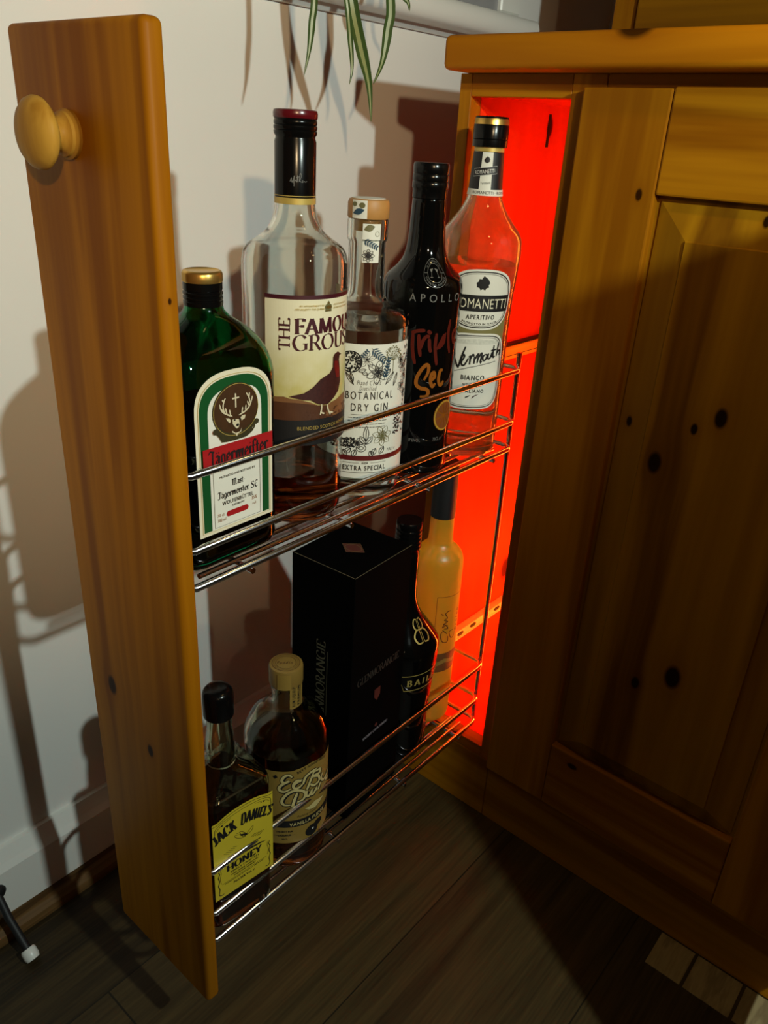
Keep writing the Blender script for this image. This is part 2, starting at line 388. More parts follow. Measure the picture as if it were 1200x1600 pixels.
# ------------------------------------------------------------------ lettering
def _l(*p): return ('l', p)
def _c(*p): return ('c', p)
ST = _l((.16, 0), (.16, 1))
SERIF = {
 'A': (.84, [_l((.08, 0), (.42, 1)), _l((.42, 1), (.78, 0)), _l((.2, .33), (.66, .33))], [(.08, 0, .12), (.78, 0, .13)]),
 'B': (.70, [ST, _c((.16, 1), (.42, 1), (.56, .77), (.42, .54), (.16, .54)), _c((.16, .54), (.46, .54), (.63, .27), (.46, 0), (.16, 0))], [(.1, 0, .1), (.1, 1, .1)]),
 'C': (.80, [_c((.72, .8), (.6, .96), (.42, 1), (.2, .88), (.08, .5), (.2, .12), (.42, 0), (.62, .05), (.74, .2))], []),
 'D': (.84, [ST, _c((.16, 1), (.45, 1), (.70, .82), (.76, .5), (.70, .18), (.45, 0), (.16, 0))], [(.1, 0, .1), (.1, 1, .1)]),
 'E': (.66, [ST, _l((.16, 1), (.58, 1)), _l((.16, .52), (.48, .52)), _l((.16, 0), (.6, 0)), _l((.58, 1.0), (.58, .84)), _l((.6, 0), (.6, .18))], [(.1, 0, .1), (.1, 1, .1)]),
 'F': (.60, [ST, _l((.16, 1), (.58, 1)), _l((.16, .52), (.48, .52)), _l((.58, 1), (.58, .82)), _l((.48, .6), (.48, .44))], [(.16, 0, .14), (.1, 1, .1)]),
 'G': (.88, [_c((.72, .8), (.6, .96), (.42, 1), (.2, .88), (.08, .5), (.2, .12), (.42, 0), (.62, .04), (.74, .12)), _l((.74, .06), (.74, .42))], [(.72, .42, .13)]),
 'H': (.88, [ST, _l((.72, 0), (.72, 1)), _l((.16, .52), (.72, .52))], [(.16, 0, .13), (.16, 1, .13), (.72, 0, .13), (.72, 1, .13)]),
 'I': (.36, [_l((.18, 0), (.18, 1))], [(.18, 0, .13), (.18, 1, .13)]),
 'J': (.50, [_l((.34, 1), (.34, .22)), _c((.34, .22), (.27, .03), (.14, 0), (.05, .12))], [(.32, 1, .14)]),
 'K': (.80, [ST, _l((.64, 1), (.18, .45)), _l((.32, .6), (.74, 0))], [(.16, 0, .13), (.16, 1, .13), (.64, 1, .1), (.76, 0, .1)]),
 'L': (.62, [ST, _l((.16, 0), (.58, 0)), _l((.58, 0), (.58, .2))], [(.1, 0, .1), (.16, 1, .13)]),
 'M': (1.02, [_l((.12, 0), (.18, 1)), _l((.18, 1), (.5, .04)), _l((.5, .04), (.82, 1)), _l((.82, 1), (.88, 0))], [(.12, 0, .12), (.88, 0, .13), (.12, 1, .08), (.88, 1, .08)]),
 'N': (.90, [_l((.15, 0), (.15, 1)), _l((.15, 1), (.74, 0)), _l((.74, 0), (.74, 1))], [(.15, 0, .12), (.1, 1, .1), (.74, 1, .12)]),
 'O': (.90, [_c((.44, 1), (.2, .88), (.08, .5), (.2, .12), (.44, 0), (.68, .12), (.8, .5), (.68, .88), (.44, 1))], []),
 'P': (.64, [ST, _c((.16, 1), (.44, 1), (.58, .74), (.44, .48), (.16, .48))], [(.16, 0, .13), (.1, 1, .1)]),
 'R': (.76, [ST, _c((.16, 1), (.44, 1), (.58, .76), (.44, .52), (.16, .52)), _l((.38, .52), (.7, 0))], [(.16, 0, .13), (.1, 1, .1), (.72, 0, .08)]),
 'S': (.60, [_c((.5, .82), (.42, .97), (.26, 1), (.1, .88), (.1, .7), (.28, .53), (.45, .4), (.5, .22), (.38, .03), (.2, 0), (.06, .16))], []),
 'T': (.74, [_l((.36, 0), (.36, 1)), _l((.04, 1), (.68, 1)), _l((.04, 1), (.04, .84)), _l((.68, 1), (.68, .84))], [(.36, 0, .14)]),
 'U': (.86, [_l((.16, 1), (.16, .3)), _c((.16, .3), (.22, .07), (.43, 0), (.64, .07), (.7, .3)), _l((.7, .3), (.7, 1))], [(.16, 1, .13), (.7, 1, .12)]),
 'V': (.80, [_l((.06, 1), (.4, 0)), _l((.4, 0), (.74, 1))], [(.08, 1, .12), (.72, 1, .11)]),
 'W': (1.10, [_l((.06, 1), (.3, 0)), _l((.3, 0), (.55, .9)), _l((.55, .9), (.8, 0)), _l((.8, 0), (1.04, 1))], [(.08, 1, .11), (1.02, 1, .1)]),
 'Y': (.76, [_l((.06, 1), (.37, .48)), _l((.37, .48), (.7, 1)), _l((.37, .48), (.37, 0))], [(.08, 1, .11), (.68, 1, .1), (.37, 0, .13)]),
 'Z': (.66, [_l((.08, 1), (.58, 1)), _l((.58, 1), (.06, 0)), _l((.06, 0), (.6, 0))], []),
 "'": (.22, [_l((.12, 1), (.08, .76))], []),
 '-': (.4, [_l((.06, .34), (.32, .34))], []),
 ' ': (.38, [], []),
}
def _mn(x, h=.62): return _l((x-.02, h-.1), (x+.07, h), (x+.07, .09), (x+.16, 0))
BLACK = {
 'J': (.50, [_l((.04, .82), (.18, 1), (.44, .9)), _l((.34, .95), (.32, .08), (.18, -.1), (.03, .04))], []),
 'a': (.40, [_l((.05, .52), (.16, .62), (.27, .53), (.27, .08), (.36, 0)), _l((.27, .38), (.08, .27), (.08, .08), (.17, 0), (.27, .1))], []),
 'g': (.38, [_l((.28, .6), (.28, -.14), (.15, -.26), (.03, -.14)), _l((.28, .54), (.15, .62), (.06, .5), (.06, .12), (.15, 0), (.28, .1))], []),
 'e': (.34, [_l((.08, .26), (.29, .44), (.2, .61), (.06, .48), (.06, .11), (.15, 0), (.3, .1))], []),
 'r': (.34, [_mn(.02), _l((.13, .54), (.23, .63), (.31, .54))], []),
 'm': (.66, [_mn(.02), _mn(.23), _mn(.44), _l((.1, .54), (.28, .63)), _l((.32, .54), (.49, .63))], []),
 'i': (.24, [_mn(.02), _l((.07, .78), (.13, .86))], []),
 'f': (.30, [_l((.1, -.06), (.1, .86), (.2, 1), (.32, .9)), _l((.02, .58), (.24, .58))], []),
 's': (.34, [_l((.29, .54), (.17, .63), (.06, .5), (.26, .2), (.16, 0), (.03, .09))], []),
 't': (.28, [_l((.1, .86), (.1, .09), (.2, 0)), _l((.0, .58), (.24, .6))], []),
 'M': (.86, [_l((.0, .84), (.1, 1), (.1, .1), (.2, 0)), _l((.24, .84), (.35, 1), (.35, .1), (.44, 0)), _l((.5, .84), (.61, 1), (.61, .1), (.74, 0)), _l((.1, .86), (.35, .98)), _l((.36, .86), (.6, .98))], []),
 'S': (.52, [_c((.44, .84), (.28, 1), (.1, .82), (.2, .56), (.42, .34), (.36, .06), (.16, 0), (.04, .16))], []),
 'E': (.50, [_c((.44, .84), (.3, 1), (.12, .76), (.1, .4), (.2, .06), (.34, 0), (.46, .16)), _l((.1, .5), (.36, .54))], []),
 ' ': (.26, [], []), '-': (.26, [_l((.04, .34), (.2, .38))], []),
}
BLACK['\u00e4'] = (.40, BLACK['a'][1]+[_l((.06, .76), (.12, .84)), _l((.22, .76), (.28, .84))], [])

def ribbon(pts, width, closed=False):
    """list of quads along a 2D polyline; width: number or function(direction)->width"""
    P = [Vector((p[0], p[1])) for p in pts]; n = len(P)
    q = []
    if n < 2: return q
    L = []; R = []
    for i in range(n):
        if closed: d = P[(i+1) % n]-P[(i-1) % n]
        else: d = P[min(i+1, n-1)]-P[max(i-1, 0)]
        if d.length < 1e-12: d = Vector((1, 0))
        d.normalize(); w = width(d, i/(n-1)) if callable(width) else width
        nn = Vector((-d.y, d.x))*w/2
        k = 1.0
        if 0 < i < n-1 and not closed:
            e = (P[i]-P[i-1]).normalized(); c = max(0.55, abs(e.dot(d))); k = 1/c
        L.append(P[i]+nn*k); R.append(P[i]-nn*k)
    for i in range(n if closed else n-1):
        j = (i+1) % n
        q.append([tuple(R[i]), tuple(R[j]), tuple(L[j]), tuple(L[i])])
    return q
def nibw(thick, thin, ang):
    nx, ny = cos(ang), sin(ang)
    return lambda d, t: max(thin, thick*abs(d.x*ny-d.y*nx))
_cache = {}
def glyph_polys(ch, font):
    key = (ch, font)
    if key in _cache: return _cache[key]
    if font in ('serif', 'serifb', 'slab', 'fat'):
        th, tn, a = {'serif': (.155, .055, .25), 'serifb': (.24, .075, .2), 'slab': (.27, .12, .1), 'fat': (.36, .10, .2)}[font]
        adv, st, se = SERIF.get(ch, SERIF[' '])
        out = []
        for kind, p in st:
            pts = [tuple(v) for v in catmull([(x, y, 0) for x, y in p], 6)] if kind == 'c' else p
            out += ribbon([(v[0], v[1]) for v in pts], nibw(th, tn, a))
        for (x, y, w) in se:
            y2 = y+tn/2 if y < .5 else y-tn/2
            out += ribbon([(x-w, y2), (x+w, y2)], tn*1.1)
        res = (out, adv+(.06 if font != 'serif' else 0))
    elif font == 'black':
        adv, st, se = BLACK.get(ch, BLACK[' ']); out = []
        for kind, p in st:
            pts = [tuple(v) for v in catmull([(x, y, 0) for x, y in p], 5)] if kind == 'c' else p
            out += ribbon([(v[0], v[1]) for v in pts], nibw(.15, .05, .75))
        res = (out, adv)
    else:
        off = {'sans': 0.0, 'bold': 0.022, 'thin': -0.012, 'ital': 0.0}[font]
        cu = bpy.data.curves.new('g', 'FONT'); cu.body = ch; cu.size = 1.0; cu.offset = off; cu.resolution_u = 3
        if font == 'ital': cu.shear = 0.35
        o = bpy.data.objects.new('g', cu); COL.objects.link(o)
        dg = bpy.context.evaluated_depsgraph_get(); dg.update()
        me = o.evaluated_get(dg).to_mesh()
        s = 1/0.729
        out = [[(me.vertices[i].co.x*s, me.vertices[i].co.y*s) for i in f.vertices] for f in me.polygons]
        xs = [x for f in out for x, y in f]
        adv = (max(xs)+0.12) if xs else 0.4
        if ch == ' ': adv = 0.42
        o.evaluated_get(dg).to_mesh_clear()
        bpy.data.objects.remove(o); bpy.data.curves.remove(cu)
        res = (out, adv)
    _cache[key] = res
    return res

class Ink:
    """flat artwork in label space (u to the right, v up, metres), later laid on a surface"""
    def __init__(s): s.f = []
    def poly(s, pts): s.f.append([(p[0], p[1]) for p in pts]); return s
    def rect(s, u0, u1, v0, v1): return s.poly([(u0, v0), (u1, v0), (u1, v1), (u0, v1)])
    def line(s, pts, w, smooth=0, closed=False):
        if smooth: pts = [(p[0], p[1]) for p in catmull([(a, b, 0) for a, b in pts], smooth, closed)]
        s.f += ribbon(pts, w, closed); return s
    def brush(s, pts, w, smooth=5, ends=0.45):
        pts = [(p[0], p[1]) for p in catmull([(a, b, 0) for a, b in pts], smooth)]
        s.f += ribbon(pts, lambda d, t: w*(ends+(1-ends)*min(1, 5*min(t, 1-t)+0.15)))
        return s
    def ell(s, u, v, a, b, n=40, rot=0):
        return s.poly([(u+a*cos(t)*cos(rot)-b*sin(t)*sin(rot), v+a*cos(t)*sin(rot)+b*sin(t)*cos(rot)) for t in [2*pi*i/n for i in range(n)]])
    def ring(s, u, v, a, b, w, n=48, a0=0, a1=2*pi):
        full = abs(a1-a0-2*pi) < 1e-6
        pts = [(u+a*cos(a0+(a1-a0)*i/n), v+b*sin(a0+(a1-a0)*i/n)) for i in range(n if full else n+1)]
        s.f += ribbon(pts, w, full); return s
    def text(s, body, u0, v0, h, font='sans', width=None, align='l', rot=0.0, sp=0.0, xs=1.0):
        W_ = 0; items = []
        for ch in body:
            g, adv = glyph_polys(ch, font); items.append((g, W_)); W_ += adv*xs+sp
        W_ -= sp
        sx = (width/(W_*h)) if width else 1.0
        ox = {'l': 0, 'c': -0.5, 'r': -1}[align]*W_*h*sx
        c, n = cos(rot), sin(rot)
        for g, x in items:
            for f in g:
                q = []
                for (a, b) in f:
                    X = ox+(a*xs+x)*h*sx; Y = b*h
                    q.append((u0+X*c-Y*n, v0+X*n+Y*c))
                s.f.append(q)
        return s
    def arc(s, body, base, h, font='sans', hend=None, upright=False, sp=0.0):
        """letters spread along a baseline polyline"""
        P = [Vector((a, b)) for a, b in (catmull([(a, b, 0) for a, b in base], 8) if len(base) > 2 else [Vector((base[0][0]+(base[1][0]-base[0][0])*i/8, base[0][1]+(base[1][1]-base[0][1])*i/8, 0)) for i in range(9)])] if False else [Vector((p[0], p[1])) for p in catmull([(a, b, 0) for a, b in base], 8)]
        cum = [0]
        for a, b in zip(P, P[1:]): cum.append(cum[-1]+(b-a).length)
        tot = 0; items = []
        for ch in body:
            g, adv = glyph_polys(ch, font); items.append((g, tot, adv)); tot += adv+sp
        tot -= sp
        k = cum[-1]/tot
        for g, x, adv in items:
            d = (x+adv/2)*k; i = 0
            while i < len(P)-2 and cum[i+1] < d: i += 1
            t = (d-cum[i])/max(1e-9, cum[i+1]-cum[i]); p = P[i].lerp(P[i+1], t); dr = (P[i+1]-P[i]).normalized()
            hh = h if hend is None else h+(hend-h)*d/cum[-1]
            nn = Vector((0, 1)) if upright else Vector((-dr.y, dr.x))
            for f in g: s.f.append([tuple(p+dr*(a-adv/2)*k+nn*b*hh) for a, b in f])
        return s
    def build(s, name, mat, parent, smap, lift, step=None, label=None, stuff=False):
        bm = bmesh.new()
        kl = bm.verts.layers.float.new('k')
        for i, f in enumerate(s.f):
            vs = [bm.verts.new((a, b, 0)) for a, b in f]
            for v in vs: v[kl] = (i % 60)*2.0e-6
            try: bm.faces.new(vs)
            except ValueError: pass
        big = [f for f in bm.faces if len(f.verts) > 4]
        if big: bmesh.ops.triangulate(bm, faces=big)
        for f in bm.faces:
            f.normal_update()
            if f.normal.z < 0: f.normal_flip()
        if step and bm.verts:
            for ax, st in ((0, step[0]), (1, step[1])):
                if not st: continue
                lo = min(v.co[ax] for v in bm.verts); hi = max(v.co[ax] for v in bm.verts)
                k = math.floor(lo/st)+1
                while k*st < hi:
                    co = Vector((0, 0, 0)); co[ax] = k*st; no = Vector((0, 0, 0)); no[ax] = 1
                    bmesh.ops.bisect_plane(bm, geom=bm.verts[:]+bm.edges[:]+bm.faces[:], plane_co=co, plane_no=no, dist=1e-7)
                    k += 1
        for v in bm.verts: v.co = smap(v.co.x, v.co.y, lift+v[kl])
        return obj(name, bm, mat, parent, label=label)
def round_map(R, rf, phi0=0.0):
    return lambda u, v, d: Vector(((rf(v)+d)*cos(phi0+u/R), (rf(v)+d)*sin(phi0+u/R), v))
def plane_map(x):
    return lambda u, v, d: Vector((x+d, u, v))
def T(L, dv=0, du=0): return [(a*1e-4+du, b*1e-4+dv) for a, b in L]
# traced artwork, tenths of a millimetre in label space
ART = {"bird":[[[-346,1092],[-294,1106],[-233,1119],[-165,1161],[-99,1222],[-16,1256],[15,1296],[17,1358],[16,1375],[32,1398],[69,1411],[94,1397],[121,1380],[95,1378],[88,1345],[100,1285],[114,1166],[90,1095],[33,1049],[-31,1009],[-67,1010],[-120,1021],[-181,1059],[-244,1065],[-305,1080]]],
 "birdleg":[[[-91,1020],[-93,973],[-102,933]],[[-96,953],[-65,939]],[[-38,1011],[-30,968],[-5,921]],[[-18,945],[24,930]]],
 "birdneck":[[[28,1294],[28,1345],[73,1336],[89,1282],[96,1205],[54,1208]]],
 "hillA":[[[-445,1083],[-388,1089],[-344,1075],[-288,1068],[-239,1059],[-181,1041],[-120,1012]]],
 "hillB":[[[-31,998],[8,1019],[62,1025],[160,1047],[299,1043]]],
 "triple":[[[-407,1364],[-349,1385],[-284,1391]],[[-391,1366],[-392,1264],[-380,1170],[-357,1084]],[[-339,1355],[-330,1253],[-312,1155]],[[-316,1223],[-296,1303],[-264,1339],[-239,1331]],[[-262,1390],[-226,1363]],[[-241,1320],[-233,1241],[-216,1195]],[[-174,1366],[-179,1256],[-166,1159],[-148,1074]],[[-158,1219],[-119,1292],[-90,1345],[-96,1274],[-142,1226]],[[-34,1480],[-45,1372],[-30,1259],[-2,1170]],[[32,1274],[65,1316],[72,1369],[31,1370],[25,1315],[55,1260],[119,1278]]],
 "sec":[[[-262,938],[-229,1004],[-225,1061],[-251,1079],[-299,1023],[-332,948],[-328,890],[-287,861],[-229,849],[-210,816],[-232,783],[-288,781]],[[-195,929],[-159,963],[-169,1006],[-194,982],[-194,917],[-171,876],[-145,905]],[[-71,1023],[-100,1016],[-112,944],[-97,891],[-73,885],[-52,919]]],
 "verm":[[[-527,1095],[-488,1017],[-450,937],[-424,1040],[-392,1143]],[[-419,991],[-396,1044],[-405,1064],[-423,1026],[-416,963],[-388,966],[-357,1033]],[[-354,1041],[-340,1049],[-342,970]],[[-344,1013],[-319,1071],[-306,1051]],[[-299,1051],[-301,980]],[[-299,1016],[-273,1073],[-265,1066],[-271,988]],[[-267,1031],[-240,1084],[-233,1074],[-240,998],[-226,1007]],[[-199,1073],[-219,1052],[-215,1017],[-192,1020],[-177,1065],[-199,1073]],[[-163,1082],[-167,1033],[-144,1035],[-124,1090],[-128,1041]],[[-111,1160],[-111,1046],[-89,1052]],[[-139,1108],[-76,1117]],[[-55,1183],[-69,1049]],[[-69,1071],[-43,1103],[-25,1094],[-31,1052]]],
 "vermline":[[[-490,887],[-350,934],[-209,969],[-76,993]]],
 "ebg1":[[[-253,1212],[-280,1243],[-320,1232],[-347,1183],[-327,1152],[-280,1171],[-334,1139],[-371,1092],[-361,1052],[-321,1043],[-267,1070]],[[-239,1110],[-198,1144],[-170,1148],[-212,1158],[-240,1119],[-232,1072],[-191,1069],[-147,1107]],[[-147,1098],[-126,1170],[-71,1204],[0,1209]],[[-36,1184],[-85,1068],[-108,1007]],[[-45,1189],[42,1174],[43,1128],[-36,1138],[33,1090],[35,1024],[-33,1017],[-69,1058]],[[92,1089],[69,1034],[110,981],[177,996],[244,1018]],[[177,996],[160,946],[237,912]]],
 "ebg2":[[[-266,868],[-328,874],[-348,920],[-314,993],[-246,1039],[-169,1025],[-123,968],[-146,905],[-204,890]],[[-204,1010],[-232,917],[-252,828]],[[-108,997],[-115,937],[-83,919],[-50,982]],[[-50,982],[-58,922],[-31,914],[5,963],[-3,923]],[[58,987],[27,919]]],
 "swoosh":[[[-129,771],[-81,777],[-11,806],[118,776],[66,746],[-9,719],[-81,734]]],
 "ebgtop":[[[-213,1256],[-164,1284],[-89,1303],[8,1289],[128,1255]]],
 "ebgband":[[[-370,623],[-300,620],[-224,613],[-112,614],[-7,612],[126,580]]],
 "blot":[[[-110,507],[-69,521],[27,483],[28,448],[-21,379],[-75,368],[-117,423]]],
 "bb":[[[-185,1875],[-222,1839],[-262,1854],[-282,1918],[-270,1963],[-225,1971],[-189,1929],[-175,1855],[-152,1787]],[[-192,1859],[-239,1851],[-254,1801],[-216,1759],[-167,1765],[-164,1835]],[[-189,1929],[-194,1991],[-153,1998],[-121,1936],[-143,1881],[-183,1857]],[[-166,1853],[-113,1854],[-75,1805],[-84,1755],[-139,1748],[-160,1780]]],
 "frame":[[[-399,1203],[-330,1067],[-198,1114],[54,1122],[256,1069],[112,1285],[-178,1286],[-399,1203]]],
 "bl":[[[-342,1124],[-276,1176]],[[-230,1206],[-156,1233]],[[-111,1245],[-82,1252]],[[-63,1262],[6,1264]]],
 "cframe":[[[-261,1859],[49,1852]],[[-261,1859],[-235,1251]]],
 "ctext":[[[-162,1381],[-183,1326],[-148,1232],[-79,1223],[-78,1301]],[[-92,1335],[-163,1401]],[[-147,1417],[-90,1412],[-124,1460],[-164,1439],[-146,1494]],[[-95,1452],[-154,1486],[-101,1511],[-150,1542],[-106,1561]],[[-107,1570],[-141,1626],[-107,1656],[-66,1653]],[[-166,1611],[-201,1634]],[[-4,1368],[-63,1354],[-28,1261],[28,1264],[32,1330]]],
 "antler":[[[-35,1139],[-82,1161],[-123,1193],[-142,1245]],[[-101,1173],[-113,1218],[-104,1258],[-90,1278]],[[-116,1192],[-140,1218]],[[-104,1250],[-119,1271]],[[-82,1161],[-93,1208]],[[-51,1148],[-59,1190]],[[21,1135],[75,1151],[116,1180],[138,1224],[145,1250]],[[48,1140],[56,1187]],[[82,1155],[87,1197]],[[113,1186],[101,1221]],[[124,1205],[115,1245],[92,1282]],[[115,1245],[121,1279]]],
 "stag":[[[-36,1115],[20,1108],[27,1074],[18,1048],[1,1041],[-12,1053],[-34,1082]],[[-93,1136],[-64,1130],[-49,1110],[-59,1094],[-81,1115]],[[81,1127],[54,1128],[35,1116],[46,1091],[74,1102]],[[-39,1034],[-10,1011],[30,1015],[45,1042],[37,1011],[10,1001],[-1,984],[-13,1006],[-43,1024]]],
 "crest":[[[-186,1069],[-156,1089],[-113,1046],[-63,1013],[-1,981],[70,986],[125,1007],[174,1023],[146,991],[110,971],[83,961],[-12,959],[-78,961],[-130,969],[-148,1000],[-166,1027]]],
 "circ":[[[3,1362],[205,1161],[-195,1193],[0,998]]],
 "bee":[[[-109,1080],[-72,1070],[-25,1047],[3,999],[-45,1012],[-91,1047]],[[23,1024],[63,1054],[92,1072],[82,1029],[32,1007]],[[-52,1094],[-15,1065],[23,1014],[-7,1007],[-39,1043]],[[-90,1094],[-52,1085]]],
 "jack":[[[-320,1101],[-275,1104],[-182,1138],[-87,1173]]],
 "dan":[[[-59,1171],[55,1152],[202,1090],[292,1031]]],
 "danT":[[[-60,1282],[106,1235],[283,1141]]],
 "honey":[[[-217,724],[195,672]]],
 "top":[[[-358,1417],[-273,1350],[-81,1357],[157,1327],[305,1318]]]}
# ------------------------------------------------------------------ the setting
XW = -0.2684                      # painted face of the left wall
def zl(z): return z
obj('floor', Box(-0.45, 2.6, -2.6, 0.75, -0.03, 0.0), M_floor, struct=True)
obj('wall_left', Box(XW-0.12, XW, -2.6, 0.72, 0.0, 2.3), M_white, struct=True)
obj('wall_back', Box(XW, 2.6, 0.62, 0.72, 0.0, 2.3), M_white, struct=True)
# skirting with a bevelled top, and a dark bead along the floor
bm = bmesh.new()
prof = [(XW, 0.0), (XW+0.016, 0.0), (XW+0.016, 0.078), (XW+0.012, 0.086), (XW+0.006, 0.1005), (XW, 0.1005)]
def extrude_y(bm, prof, y0, y1):
    A = [bm.verts.new((x, y0, z)) for x, z in prof]; B = [bm.verts.new((x, y1, z)) for x, z in prof]
    n = len(prof)
    for i in range(n): bm.faces.new((A[i], A[(i+1) % n], B[(i+1) % n], B[i]))
    bm.faces.new(A[::-1]); bm.faces.new(B)
    bmesh.ops.recalc_face_normals(bm, faces=bm.faces[:])
extrude_y(bm, prof, -2.6, 0.62); obj('baseboard_left', bm, M_gloss, struct=True)
bm = bmesh.new()
q0 = XW+0.0162
prof = [(q0, 0.0)]+[(q0+0.004+0.014*sin(a), 0.002+0.015*cos(a)) for a in [pi/2*i/6 for i in range(6, -1, -1)]]+[(q0, 0.017)]
prof = [(q0, 0.0), (q0+0.018, 0.0), (q0+0.018, 0.004), (q0+0.0165, 0.010), (q0+0.011, 0.0155), (q0+0.004, 0.018), (q0, 0.0185)]
M_bead = wood('bead_wood', (0.16, 0.085, 0.03, 1), (0.06, 0.03, 0.01, 1), 'Y', across=60, along=3)
extrude_y(bm, prof, -2.6, 0.0); obj('trim_1', bm, M_bead, struct=True)
# patch of light on the floor, imitated by pale blocks along the cabinet foot
M_lightpatch = wood('painted_light_patch', (0.34, 0.26, 0.13, 1), (0.22, 0.16, 0.08, 1), 'Y', across=70, along=14, rough=0.6)
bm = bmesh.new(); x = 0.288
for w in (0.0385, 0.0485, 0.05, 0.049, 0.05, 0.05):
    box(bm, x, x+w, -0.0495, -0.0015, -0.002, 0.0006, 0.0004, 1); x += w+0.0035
obj('light_patch_blocks', bm, M_lightpatch, struct=True)
# window: grey pane, white frame and a rounded sill board, running off to the left
M_pane = plain('grey_window_pane', (0.30, 0.30, 0.31), 0.25, vary=0.04)
win = obj('window_1', Box(XW, XW+0.004, -2.3, 0.300, 0.9535, 1.9), M_pane, struct=True)
obj('window_frame', Box(XW, XW+0.010, 0.300, 0.345, 0.9535, 1.9, 0.002, 1), M_gloss, win)
bm = bmesh.new()
prof = [(XW, 0.9130)]+[(XW+0.034+0.009*cos(a), 0.934+0.0135*sin(a)) for a in [-pi/2+pi*i/10 for i in range(11)]]+[(XW, 0.9475)]
prof[0] = (XW, 0.9205)
extrude_y(bm, prof, -2.3, 0.345)
obj('window_sill', bm, M_gloss, win, smooth=40)
bm = bmesh.new()
prof = [(XW, 0.9145), (XW+0.006, 0.9145), (XW+0.012, 0.9205), (XW, 0.9205)]
extrude_y(bm, prof, -2.3, 0.335); obj('sill_moulding', bm, M_gloss, win)

# ------------------------------------------------------------------ cabinets
WT0, WT1 = 0.8595, 0.8876
t = thing('larder_cabinet', 'narrow open pine cabinet with glowing red inside, at left end of the worktop', 'cabinet', (-0.03, 0.0, 0.0))
bm = bmesh.new()
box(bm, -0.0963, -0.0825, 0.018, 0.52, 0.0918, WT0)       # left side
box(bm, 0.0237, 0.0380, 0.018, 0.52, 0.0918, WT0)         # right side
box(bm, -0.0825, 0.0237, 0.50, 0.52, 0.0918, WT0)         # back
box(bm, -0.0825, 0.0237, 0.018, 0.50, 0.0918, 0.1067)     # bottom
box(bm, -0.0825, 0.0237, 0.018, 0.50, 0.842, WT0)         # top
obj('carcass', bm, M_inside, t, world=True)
obj('stile', Box(-0.0963, -0.0825, 0.0, 0.018, 0.0918, WT0, 0.0008, 1), M_pineZ, t, world=True)
obj('stile', Box(0.0237, 0.0560, 0.0, 0.018, 0.0918, WT0, 0.0008, 1), M_pineZ, t, world=True)
obj('top_rail', Box(-0.0825, 0.0237, 0.0, 0.018, 0.8403, WT0, 0.0006, 1), M_pineX, t, world=True)
obj('bottom_rail', Box(-0.0825, 0.0237, 0.0, 0.018, 0.0918, 0.1067, 0.0006, 1), M_pineX, t, world=True)
obj('plinth', Box(-0.0963, 0.0375, 0.0, 0.018, 0.0, 0.0912, 0.0008, 1), M_pineX, t, world=True)
r = obj('runner', Box(-0.0825, -0.0735, 0.025, 0.47, 0.1895, 0.2035, 0.0015, 2), M_zinc, t, world=True, label='bright metal lower drawer runner')
for z in (0.1908, 0.2022): obj('runner_lip', Box(-0.0745, -0.0715, 0.025, 0.47, z-0.0012, z+0.0012, 0.0005, 1), M_zinc, r, world=True)
for y in (0.075, 0.105, 0.165, 0.235):
    bm = bmesh.new(); lathe(bm, [(0, 0), (0.0036, 0), (0.0036, 0.0012), (0, 0.0012)], seg=20)
    for v in bm.verts: v.co = Vector((-0.0736+v.co.z, y+v.co.x*1.9, 0.1966+v.co.y*0.8))
    obj('slot', bm, M_blackm, r, world=True)
M_batten = wood('pale_batten', (0.70, 0.42, 0.14, 1), (0.5, 0.26, 0.07, 1), 'Y', across=40, along=2)
r = obj('batten', Box(-0.0825, -0.0745, 0.03, 0.49, 0.5685, 0.5850, 0.001, 1), M_batten, t, world=True)
obj('groove', Box(-0.0825, -0.0737, 0.03, 0.49, 0.5852, 0.5875, 0.0004, 1), M_blackm, r, world=True)
obj('groove', Box(-0.0825, -0.0741, 0.03, 0.49, 0.5730, 0.5739, 0.0002, 1), M_blackm, r, world=True)
# knot crack high on the inner side
obj('crack', Box(-0.0826, -0.0823, 0.150, 0.156, 0.800, 0.833, 0.0001, 1), M_blackm, t, world=True)

# red light strip fixed to the inner right side, facing the inside of the narrow cabinet
RED = 36.0
def red_emit(k=1.0):
    m, nt, b = nmat('red_light'); b.inputs['Base Color'].default_value = (0.3, 0.02, 0.01, 1)
    b.inputs['Emission Color'].default_value = (1.0, 0.19, 0.014, 1); b.inputs['Emission Strength'].default_value = RED*k
    return m

ls = obj('light_strip', Box(0.0222, 0.0237, 0.122, 0.136, 0.1067, 0.83), M_white, t, world=True, label='glowing red light strip on the inner right side')
obj('diodes', Box(0.0200, 0.0222, 0.125, 0.133, 0.43, 0.82), red_emit(), ls, world=True)
obj('diodes', Box(0.0200, 0.0222, 0.125, 0.133, 0.112, 0.425), red_emit(2.3), ls, world=True)
obj('diodes', Box(0.0200, 0.0222, 0.14, 0.44, 0.205, 0.213), red_emit(1.6), ls, world=True)

